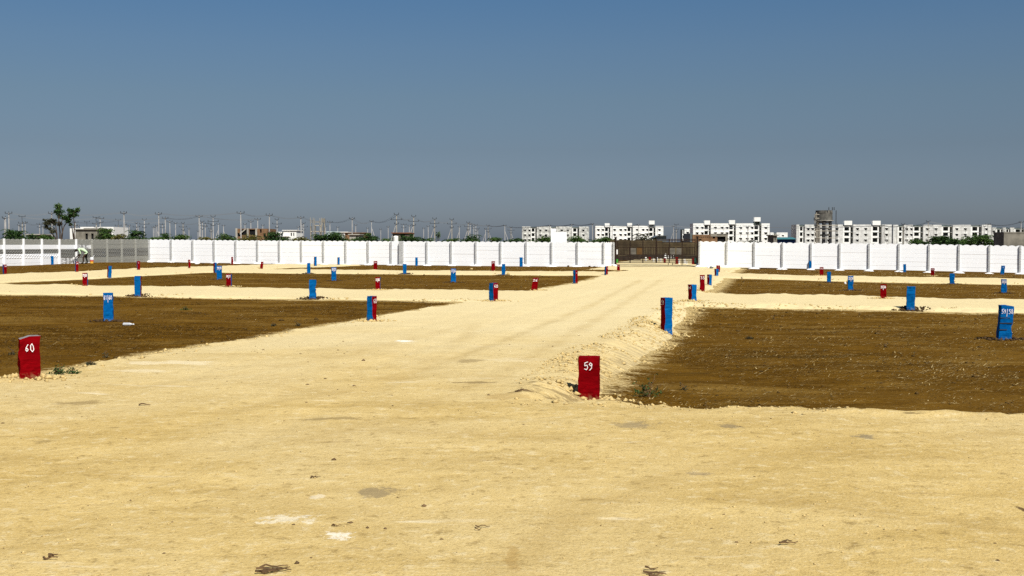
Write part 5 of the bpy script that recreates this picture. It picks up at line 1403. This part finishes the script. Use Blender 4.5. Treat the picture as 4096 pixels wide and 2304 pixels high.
BUSH = [(2, 108, 918, 150, 'dense dark green bush at far left behind pale poles', 'leafdark', 1.5), (100, 160, 938, 140, 'low dark bush before the dark house, left of tall tree', 'leafdark', 1.0),
        (158, 200, 934, 140, 'olive bush just left of the tall leafy tree', 'leaf', 1.0), (385, 458, 917, 150, 'feathery bush covering right part of the grey house', 'leaf', .9), (452, 508, 938, 140, 'yellow olive bush between two green bushes', 'leafyellow', 1.0),
        (498, 594, 926, 150, 'wide umbrella shaped green bush above the bare wall', 'leafdark', 1.2), (596, 640, 943, 170, 'low grey green bush above the wall corner', 'leaf', .7), (642, 668, 936, 190, 'small dark bush right of wall corner', 'leafdark', .8),
        (686, 766, 938, 145, 'dense green bush above the second white bay', 'leaf', 1.1), (776, 862, 946, 150, 'low dull bush among three pale poles', 'leafyellow', .8), (862, 950, 932, 150, 'green bush left of the brick house', 'leaf', 1.1),
        (948, 1046, 938, 160, 'thin olive bush in front of brick house', 'leafyellow', .8), (1056, 1150, 926, 145, 'dark bush with long shoots before the white house', 'leafdark', 1.1), (1146, 1250, 950, 170, 'low brownish bush right of the white house', 'leafyellow', .6),
        (1240, 1402, 930, 145, 'very wide dark green bush below scaffold frame', 'leafdark', 1.3), (1402, 1440, 950, 150, 'low bush before concrete box', 'leaf', .7), (1432, 1522, 936, 150, 'dark green bush behind a strutted pole', 'leafdark', 1.1), (1520, 1572, 955, 180, 'low sparse bush left of the red roof', 'leaf', .5),
        (1590, 1700, 938, 150, 'dark spreading bush right of the red roof', 'leafdark', 1.1), (1696, 1740, 954, 170, 'low bush left of the small round tree', 'leaf', .7), (1762, 1850, 953, 165, 'low bush strip between strutted poles', 'leaf', .8), (1850, 1925, 941, 170, 'dark bush below a cluster of strutted poles', 'leafdark', .6),
        (1955, 2004, 951, 160, 'arching bush left of the white blocks', 'leaf', .7), (2004, 2112, 952, 190, 'low bush under the leftmost apartment block', 'leafdark', .8), (2135, 2212, 944, 150, 'green bush left of the white screen', 'leaf', .9), (2266, 2350, 945, 145, 'green bush right of the white screen', 'leaf', 1.2),
        (2346, 2400, 957, 190, 'low bush between the left apartment blocks', 'leafdark', .7), (2398, 2446, 944, 140, 'bright green bush left of gate', 'leaf', 1.0), (2544, 2602, 934, 127, 'thin leafless looking tree behind left gate leaf', 'leafbrown', .25),
        (2946, 3090, 962, 165, 'dry brown scrub along the foot of the bright block', 'leafbrown', .4), (3640, 3700, 955, 175, 'left bush under the long right block', 'leaf', .9), (3690, 3845, 944, 170, 'broad dark bush crown under the right block', 'leafdark', 1.2),
        (3838, 3900, 950, 175, 'thin bush between two large right bushes', 'leaf', .7), (3862, 3976, 934, 165, 'tall green bush left of the concrete cube', 'leaf', 1.2)]
for i, (a, b, yt, Y, lab, mt, dn) in enumerate(BUSH):
    bush(a, b, yt, Y, lab, mt, dens=dn, seed=100 + i, name='bush')
# tall leafy tree on the left
def custom_tree(label, Y, base_px, stems, clumps, name='tree', lsize=.10, grp=None):
    r2 = random.Random(5)
    B = at(base_px, 985, Y); t = thing(name, label, 'tree', (B.x, Y, 0), 0, grp)
    loc = lambda px, py, dy=0: Vector((at(px, py, Y).x - B.x, dy, at(px, py, Y).z))
    tb = MB()
    for pts in stems:
        q = [loc(px, py, r2.uniform(-.3, .3)) for px, py in pts]; q[0].z = 0
        rr = [.08 * (1 - .8 * i / (len(q) - 1)) for i in range(len(q))]
        tb.path(q, rr, 5)
    tb.build('trunk', M['bark'], t)
    for mt in set(c[4] for c in clumps):
        cb = MB()
        for px, py, hw, hh, m_, n in clumps:
            if m_ != mt: continue
            p = loc(px, py); leaf_cloud(cb, [(p.x, 0, p.z, wpx(hw, Y), wpx(hw, Y) * .8, wpx(hh, Y))], n, lsize, r2)
        cb.build('crown' if mt != 'leafbrown' else 'dry_leaves', M[mt], t)
    return t
stems = [[(232, 985), (225, 940), (215, 912), (192, 898)], [(234, 985), (236, 930), (240, 890), (236, 845), (232, 822)], [(238, 985), (246, 930), (250, 888), (256, 862)], [(230, 985), (228, 945), (222, 900), (212, 885)],
         [(240, 985), (249, 940), (252, 905), (270, 880), (285, 862)], [(305, 985), (300, 935), (297, 900), (297, 865), (302, 845)], [(300, 940), (292, 915), (284, 895)], [(228, 985), (218, 950), (204, 930), (196, 915)]]
clumps = [(233, 829, 14, 14, 'leaf', 90), (236, 846, 18, 10, 'leafdark', 80), (226, 848, 9, 7, 'leaf', 30), (238, 864, 10, 9, 'leaf', 35), (256, 870, 11, 10, 'leafdark', 70), (272, 876, 13, 12, 'leafdark', 80), (280, 862, 8, 8, 'leaf', 30),
          (277, 840, 7, 7, 'leaf', 30), (290, 848, 16, 11, 'leafdark', 110), (310, 840, 9, 9, 'leaf', 55), (296, 861, 15, 8, 'leafdark', 80), (282, 898, 8, 5, 'leafdark', 28), (270, 888, 8, 5, 'leafdark', 24),
          (190, 892, 15, 10, 'leafbrown', 60), (205, 884, 15, 9, 'leafbrown', 60), (178, 880, 7, 4, 'leafbrown', 14), (218, 890, 10, 10, 'leafbrown', 45), (240, 895, 9, 8, 'leafbrown', 35), (185, 908, 10, 8, 'leafbrown', 22), (210, 926, 12, 9, 'leafbrown', 34), (200, 915, 9, 6, 'leafbrown', 18)]
clumps = [(a, b, c, d, m_, int(n * (4.2 if m_ == 'leafbrown' else 3.4))) for a, b, c, d, m_, n in clumps]
custom_tree('tall sparse tree with green and dry leaves behind grey wall', 107, 236, stems, clumps, lsize=.10)
custom_tree('small round sparse tree between strutted poles', 180, 1752, [[(1752, 985), (1752, 950), (1752, 935)], [(1752, 960), (1746, 940)], [(1752, 960), (1758, 938)]],
            [(1752, 934, 9, 9, 'leaf', 60), (1747, 942, 6, 6, 'leaf', 22), (1758, 942, 6, 6, 'leaf', 22), (1752, 950, 6, 4, 'leaf', 14)], lsize=.14)

# ------------------------------------------------------------------ stones, posts and cones beyond the gate
BEY = [(2502, 12, 1024, 1039, 'R', 'red stone behind the left gate leaf, below its balusters'), (2599, 10, 1029, 1040, 'R', 'small red stone behind the left leaf near the gate middle'),
       (2658.5, 9, 1032, 1051, 'R', 'red stone behind right gate leaf below the white cone'), (2707, 11, 1027, 1056, 'R', 'tallest red stone behind the right gate leaf'), (2772, 10, 1036, 1062, 'R', 'red stone beside the right gate post'),
       (2583, 7, 1027, 1043, 'W', 'white stone behind left leaf, left of two red ones'), (2614, 8, 1033, 1047, 'W', 'white stone just left of the gate middle'), (2629, 6, 1030, 1046, 'W', 'slim white stone just right of the gate middle'),
       (2643, 6, 1034, 1047, 'W', 'short white stone left of the red stone under the cone'), (2738, 11, 1037, 1054, 'W', 'broad white stone behind the right part of the gate'), (2716, 8, 1038, 1056, 'W', 'white stone touching the tallest red stone'),
       (2563, 6, 1021, 1031, 'W', 'small white stone high behind the left leaf'), (2747, 5, 1044, 1057, 'W', 'narrow white stone right of the broad white one')]
for i, (px, wd, yt, yb, c, lab) in enumerate(BEY):
    fp = gp(px, yb, 84, 134)
    if c == 'R':
        stone(px - wd / 2, px + wd / 2, yt, yb, 'R', 'R', 'R', 4, '', 'f', lab, seed=200 + i, fpos=fp, grp='stones beyond the gate')
    else:
        w2, h2 = wpx(wd, fp.y) / 2, wpx(yb - yt, fp.y)
        mb = MB(); mb.lathe([(w2, -.1), (w2 * .97, h2 * .8), (w2 * .75, h2 * .97), (w2 * .3, h2)], 8); o = mb.build('white_stone', M['litterwhite']); o.location = fp; tag(o, lab, 'marker stone', 'white marker stones beyond the gate')
for px, yb, yt, lab in ((2661, 1036, 1011, 'tall white cone with grey bands behind the gate'), (2673, 1035, 1017, 'left of three slim banded cones behind right leaf'), (2684, 1036, 1019, 'middle of three slim banded cones behind right leaf'), (2694, 1036, 1022, 'right of three slim banded cones behind right leaf')):
    fp = at(px, yb, 112); big = px == 2661
    g0 = hz(fp.x, fp.y); h2 = at(px, yt, 112).z - g0
    t = thing('traffic_cone', lab, 'cone', (fp.x, fp.y, g0), 0, 'banded cones beyond the gate'); r0 = .17 if big else .075
    bands = 6
    for k in range(bands):
        a, b = k / bands, (k + 1) / bands
        mb = MB(); mb.lathe([(r0 * (1 - .85 * a), h2 * a + .02), (r0 * (1 - .85 * b), h2 * b + .018)], 10); mb.build('band', M['litterwhite' if k % 2 else 'iron'] if not big else M['litterwhite' if k != 2 else 'tin'], t)
    mb = MB(); mb.bx(-r0 * 1.2, r0 * 1.2, -r0 * 1.2, r0 * 1.2, 0, .02); mb.build('base', M['iron'], t)

# ------------------------------------------------------------------ rubble and lumps near the wall and gate
def lump(name, px, py, wd, hd, mat, label, cat, seed, group=None):
    p = gp(px, py); r2 = random.Random(seed); w = wpx(wd, p.y) / 2; h = wpx(hd, p.y)
    bm = bmesh.new(); bmesh.ops.create_icosphere(bm, subdivisions=2, radius=1)
    for v in bm.verts:
        k = 1 + .28 * r2.uniform(-1, 1)
        v.co = Vector((v.co.x * w * k, v.co.y * w * .8 * k, v.co.z * h * .62 * k + h * .38))
    me = bpy.data.meshes.new(name); bm.to_mesh(me); bm.free(); me.materials.append(M[mat])
    o = obj(name, me); o.location = p; tag(o, label, cat, group); return o
lump('concrete_lump', 2792, 1066, 20, 11, 'footing', 'white broken concrete lump at the right gate post foot', 'rubble', 1)
lump('concrete_lump', 2452, 1065, 16, 8, 'footing', 'pale concrete lump at the left gate post foot', 'rubble', 2)
lump('boulder', 2846, 1074, 14, 9, 'tin', 'dark grey boulder right of gate beside the white wall', 'boulder', 3)
lump('boulder', 2832, 1072, 10, 6, 'footing', 'whitish stone left of the dark boulder by the wall', 'boulder', 33)
for i, (px, py, w, h) in enumerate([(2262, 1066, 8, 6), (2273, 1067, 9, 6), (2191, 1066, 6, 4), (2358, 1068, 9, 5), (2378, 1069, 12, 4)]):
    lump('soil_lump', px, py, w, h, 'clod', ['left of two dark lumps at white wall foot', 'right of two dark lumps at white wall foot', 'small dark lump left of a twin pair by wall', 'dark lump by wall, third bay left of gate', 'flat dark lump by wall, second bay left of gate'][i], 'soil lump', 10 + i)
lump('white_sack', 789, 1056, 20, 8, 'litterwhite', 'crumpled white sack lying below the white wall', 'sack', 20)
lump('plaster_heap', 1574, 1060, 26, 4, 'footing', 'flat pale plaster heap left of the wide pillar', 'rubble', 21)
lump('plaster_lump', 1886, 1079, 9, 7, 'crumb', 'small pale lump in the far brown plot', 'rubble', 22)
lump('white_cup', 3381, 1136, 8, 9, 'litterwhite', 'small white cup beside a blue numbered stone', 'cup', 23)
lump('plastic_bag', 648, 1048, 13, 10, 'litterwhite', 'white plastic bag against first white wall bay', 'bag', 24)
lump('sand_lump', 1968, 1199, 26, 12, 'clod', 'dark hole-like clod left of stone 40', 'soil lump', 25)
lump('sand_rock', 2033, 1099, 11, 9, 'crumb', 'pale rock at right foot of plain blue stone', 'rock', 26)
# plastic bottle near stone 61|60
p = gp(493, 1303); t = thing('plastic_bottle', 'crushed grey plastic bottle on soil near stone 61|60', 'bottle', (p.x, p.y, p.z + .03), R(-6))
mb = MB(); mb.lathe([(.028, 0), (.034, .01), (.034, .13), (.03, .15), (.013, .19), (.013, .205)], 10); me = mb.mesh('bottle_body', M['plastic']); me.transform(Matrix.Rotation(math.pi / 2, 4, 'Y')); obj('bottle_body', me, t)
mb = MB(); mb.lathe([(.015, .206), (.015, .225)], 10); me = mb.mesh('bottle_cap', M['litterwhite']); me.transform(Matrix.Rotation(math.pi / 2, 4, 'Y')); obj('bottle_cap', me, t)

# ------------------------------------------------------------------ twigs and weeds
def twig(px, py, Lpx, label, seed, n=3, thick=.006, bundle=False):
    p = gp(px, py); r2 = random.Random(seed); L = wpx(Lpx, p.y)
    t = thing('twig', label, 'twig', tuple(p), 0, 'dry twigs on the sand') if n > 1 else None
    for k in range(n):
        a = r2.uniform(-.25, .25); x = -L / 2 + r2.uniform(0, .25) * L * (k > 0); pts = []
        y = r2.uniform(-.05, .05) * (2 if bundle else 1); ln_ = L * (1 if k == 0 else r2.uniform(.3, .8))
        for i in range(6):
            xx = x + ln_ * i / 5; yy = y + math.tan(a) * ln_ * i / 5 + r2.uniform(-.01, .01)
            pts.append(Vector((xx, yy, hz(p.x + xx, p.y + yy) - p.z + thick + r2.uniform(0, .012))))
        mb = MB(); mb.path(pts, [thick * (1 - .12 * i) for i in range(6)], 4)
        o = mb.build('stick' if t else 'twig', M['twig'], t)
        if t is None:
            o.location = p; tag(o, label, 'twig', 'dry twigs on the sand')
twig(1090, 2292, 150, 'dark bundle of dry twigs at the bottom picture edge', 1, 7, .006, True)
twig(3148, 2172, 80, 'curved brown twig on bare sand lower right', 2, 2)
twig(208, 2235, 62, 'dark twig with debris on sand lower left', 3, 3)
twig(582, 1622, 48, 'dark flat stick on sand below stone 60', 4, 1, .010)
twig(1930, 2117, 60, 'thin knobbly twig lower centre of the sand', 5, 2, .004)
twig(1262, 1913, 42, 'thin broken twig left of the grey stain', 6, 2, .004)
twig(2620, 2300, 90, 'reddish bark scraps at the bottom edge, centre right', 7, 5, .006, True)
twig(2090, 1562, 60, 'dark root piece left of red stone 59', 8, 3, .008)
twig(1350, 2100, 40, 'small pale twig beside white spill', 9, 2, .004)
def weed(px, py, hpx, wpx_, label, seed, mat='leafdark', leaves=40, stems=5):
    p = gp(px, py); r2 = random.Random(seed); h = wpx(hpx, p.y); w = wpx(wpx_, p.y) / 2
    t = thing('weed', label, 'weed', tuple(p), 0, 'weeds in the brown plots')
    tb = MB(); tips = []
    for k in range(stems):
        a = r2.uniform(0, 6.28); rr = w * r2.uniform(.2, 1.0); hh = h * (1 if k == 0 else r2.uniform(.25, .8)); q = [Vector((0, 0, -.03))]
        for i in range(1, 5):
            u = i / 4; q.append(Vector((math.cos(a) * rr * u + r2.uniform(-.02, .02), math.sin(a) * rr * u * .6, hh * u ** .8 + r2.uniform(-.01, .01))))
        tb.path(q, [.006, .005, .004, .003, .002], 4); tips += q[2:]
        b = q[2]; tb.path([b, b + Vector((r2.uniform(-.08, .08), 0, .05))], [.003, .0015], 4)
    tb.build('stem', M['twig'], t)
    cb = MB()
    for k in range(leaves):
        c = r2.choice(tips) if r2.random() < .5 else Vector((r2.uniform(-w, w), r2.uniform(-w, w) * .5, r2.uniform(.01, h * .3)))
        leaf_cloud(cb, [(c.x, c.y, max(c.z, .015), .03, .03, .02)], 1, .015, r2)
    cb.build('leaves', M[mat], t)
weed(2592, 1588, 92, 120, 'spindly dark weed right of red stone 59', 1, leaves=70, stems=9)
weed(228, 1497, 38, 60, 'green leafy weed right of red stone 60', 2, leaves=50, stems=7)
weed(296, 1495, 22, 60, 'low green weed beside road edge near stone 60', 3, leaves=36, stems=5)
weed(424, 1432, 34, 16, 'upright dark dry weed in the left plot', 4, 'leafbrown', 12, 3)
weed(366, 1460, 18, 36, 'small dark weed left of the road, near plot edge', 5, 'leafbrown', 24, 4)
weed(745, 1240, 14, 40, 'small green tuft in the left plot middle', 6, 'leaf', 40, 5)
weed(48, 1420, 34, 30, 'dry weed left of red stone 60', 7, 'leafbrown', 16, 5)
weed(3545, 1390, 22, 12, 'single thin dry stalk in the right plot', 8, 'leafbrown', 6, 2)
weed(3100, 1280, 24, 20, 'leaning dry stalk far right plot', 9, 'leafbrown', 6, 2)
weed(2735, 1560, 26, 34, 'dark broken stalk right of the spindly weed', 10, 'leafbrown', 8, 3)
weed(3000, 1356, 8, 34, 'low dark tuft in the right plot middle', 11, 'leafbrown', 30, 4)
weed(1195, 1305, 12, 24, 'small dark tuft left of main road in plot', 12, 'leafbrown', 20, 4)
weed(1095, 1305, 12, 24, 'dark tuft further left of main road in plot', 13, 'leafbrown', 20, 4)
weed(2965, 1115, 12, 22, 'dry weed on road edge near small stones', 14, 'leafbrown', 10, 5)
weed(3432, 1085, 14, 8, 'single bent stalk before right white wall', 15, 'leafbrown', 2, 2)

# ------------------------------------------------------------------ painter at the grey wall
def skin_mesh(verts, edges, radii, root=0, sub=2):
    me = bpy.data.meshes.new('tmp'); me.from_pydata(verts, edges, [])
    o = bpy.data.objects.new('tmp', me); col.objects.link(o)
    sk = o.modifiers.new('skin', 'SKIN'); sk.use_smooth_shade = True
    for i, r in enumerate(radii):
        me.skin_vertices[0].data[i].radius = (r, r) if not isinstance(r, tuple) else r
        me.skin_vertices[0].data[i].use_root = (i == root)
    sb = o.modifiers.new('sub', 'SUBSURF'); sb.levels = sub; sb.render_levels = sub
    dg = bpy.context.evaluated_depsgraph_get(); dg.update()
    out = bpy.data.meshes.new_from_object(o.evaluated_get(dg))
    bpy.data.objects.remove(o)
    return out
pp = gp(347, 1055)
vs = [(0, 0, .83), (-.16, 0, .97), (-.34, 0, 1.06), (-.50, 0, 1.08), (-.60, 0, 1.03), (-.68, 0, .97), (-.76, 0, .92)]
rr = [(.15, .125), (.14, .12), (.15, .13), (.15, .12), .065, .085, .075]
ed = [(0, 1), (1, 2), (2, 3), (3, 4), (4, 5), (5, 6)]
def chain(start, pts, rads):
    prev = start
    for p, r in zip(pts, rads):
        vs.append(p); rr.append(r); ed.append((prev, len(vs) - 1)); prev = len(vs) - 1
    return prev
chain(0, [(-.02, .10, .78), (-.08, .12, .47), (.02, .12, .10), (-.04, .12, .045), (-.19, .13, .035)], [.105, .075, .052, .05, .035])
chain(0, [(.03, -.10, .78), (-.20, -.12, .46), (-.20, -.12, .10), (-.26, -.12, .045), (-.40, -.12, .035)], [.105, .075, .052, .05, .035])
hands = []
for sgn, wr in ((1, (-.74, .16, .50)), (-1, (-.50, -.17, .47))):
    elb = (-.47, .20, .75) if sgn > 0 else (-.36, -.20, .74)
    k = chain(3, [(-.50, .17 * sgn, 1.03), elb, wr], [.062, .047, .034])
    palm = (wr[0] - .06, wr[1], wr[2] - .05)
    k = chain(k, [palm], [.032])
    for f in range(4):
        off = (f - 1.5) * .018; ln_ = (.055, .065, .06, .045)[f]
        chain(k, [(palm[0] - .03, palm[1] + off, palm[2] - .03), (palm[0] - .03 - ln_ * .4, palm[1] + off, palm[2] - .03 - ln_ * .5), (palm[0] - .015 - ln_ * .2, palm[1] + off, palm[2] - .03 - ln_ * .95)], [.010, .009, .008])
    chain(k, [(palm[0] - .005, palm[1] - .035 * sgn, palm[2] - .01), (palm[0] - .04, palm[1] - .04 * sgn, palm[2] - .035)], [.010, .009])
    hands.append(palm)
body = skin_mesh(vs, ed, rr, 0, 1)
for m in ('skin', 'shirt', 'trousers', 'hair'): body.materials.append(M[m])
for p in body.polygons:
    c = p.center; p.use_smooth = True
    if c.z < .05 and False: p.material_index = 3
    elif c.z < .84 and c.x > -.30 and abs(c.y) < .165 and c.z < .80 + (c.x + .1) * -.4: p.material_index = 2
    elif c.x > -.585 and c.z > .80 or (c.z > .70 and abs(c.y) > .14): p.material_index = 1
    else: p.material_index = 0
person = obj('person', body); person.location = pp; person.rotation_euler = (0, 0, R(6)); tag(person, 'painter in pale green shirt bending towards the grey wall', 'person')
bm = bmesh.new(); bmesh.ops.create_uvsphere(bm, u_segments=14, v_segments=10, radius=1)
for v in bm.verts: v.co = Vector((v.co.x * .115, v.co.y * .085, v.co.z * .10))
for v in list(bm.verts):
    if v.co.x < -.08 and v.co.z < -.03: v.co.x -= .012
me = bpy.data.meshes.new('hair'); bm.to_mesh(me); bm.free(); me.materials.append(M['hair'])
o = obj('hair', me, person); o.location = (-.735, 0, .965); o.rotation_euler = (0, R(-38), 0)
mb = MB()
for sy in (-1, 1): mb.lathe([(.02, -.02), (.028, 0), (.02, .02)], 8, (-.72, sy * .095, .93))
mb.lathe([(.012, -.02), (.016, 0), (.008, .03)], 6, (-.86, 0, .90)); mb.build('ears_and_nose', M['skin'], person)
mb = MB(); hx = hands[0]
t = thing('paint_brush', 'white loaded brush in the hand of the painter', 'brush', tuple(person.matrix_basis @ Vector((hx[0] - .05, hx[1], hx[2] - .06))))
mb.tube((.12, 0, .06), (-.06, 0, .0), .014, n=6); mb.build('handle', M['twig'], t)
mb = MB(); mb.lathe([(.03, -.06), (.07, -.04), (.075, .05), (.04, .07)], 10, (-.10, 0, .0)); mb.build('bristles', M['litterwhite'], t)
# bucket
bp = gp(367, 1053.5)
t = thing('paint_bucket', 'white paint bucket with red and yellow print beside the painter', 'bucket', tuple(bp))
def ring(z0, z1, mat, nm, grow=0.0):
    f_ = lambda z: .115 + .03 * z / .36 + grow
    mb = MB(); mb.lathe([(f_(z0), z0), (f_(z1), z1)], 16); mb.build(nm, M[mat], t)
ring(0, .14, 'buckettop', 'yellow_band', .001); ring(.142, .24, 'bucketred', 'red_band', .001); ring(.242, .36, 'bucket', 'bucket_rim', 0)
mb = MB(); mb.lathe([(.15, .36), (.13, .40), (.09, .43), (.03, .44)], 14); mb.build('paint_froth', M['bucket'], t)
mb = MB(); mb.tube((.06, 0, .38), (.20, 0, .60), .03, .018, n=7); mb.build('stirring_stick', M['bucket'], t)
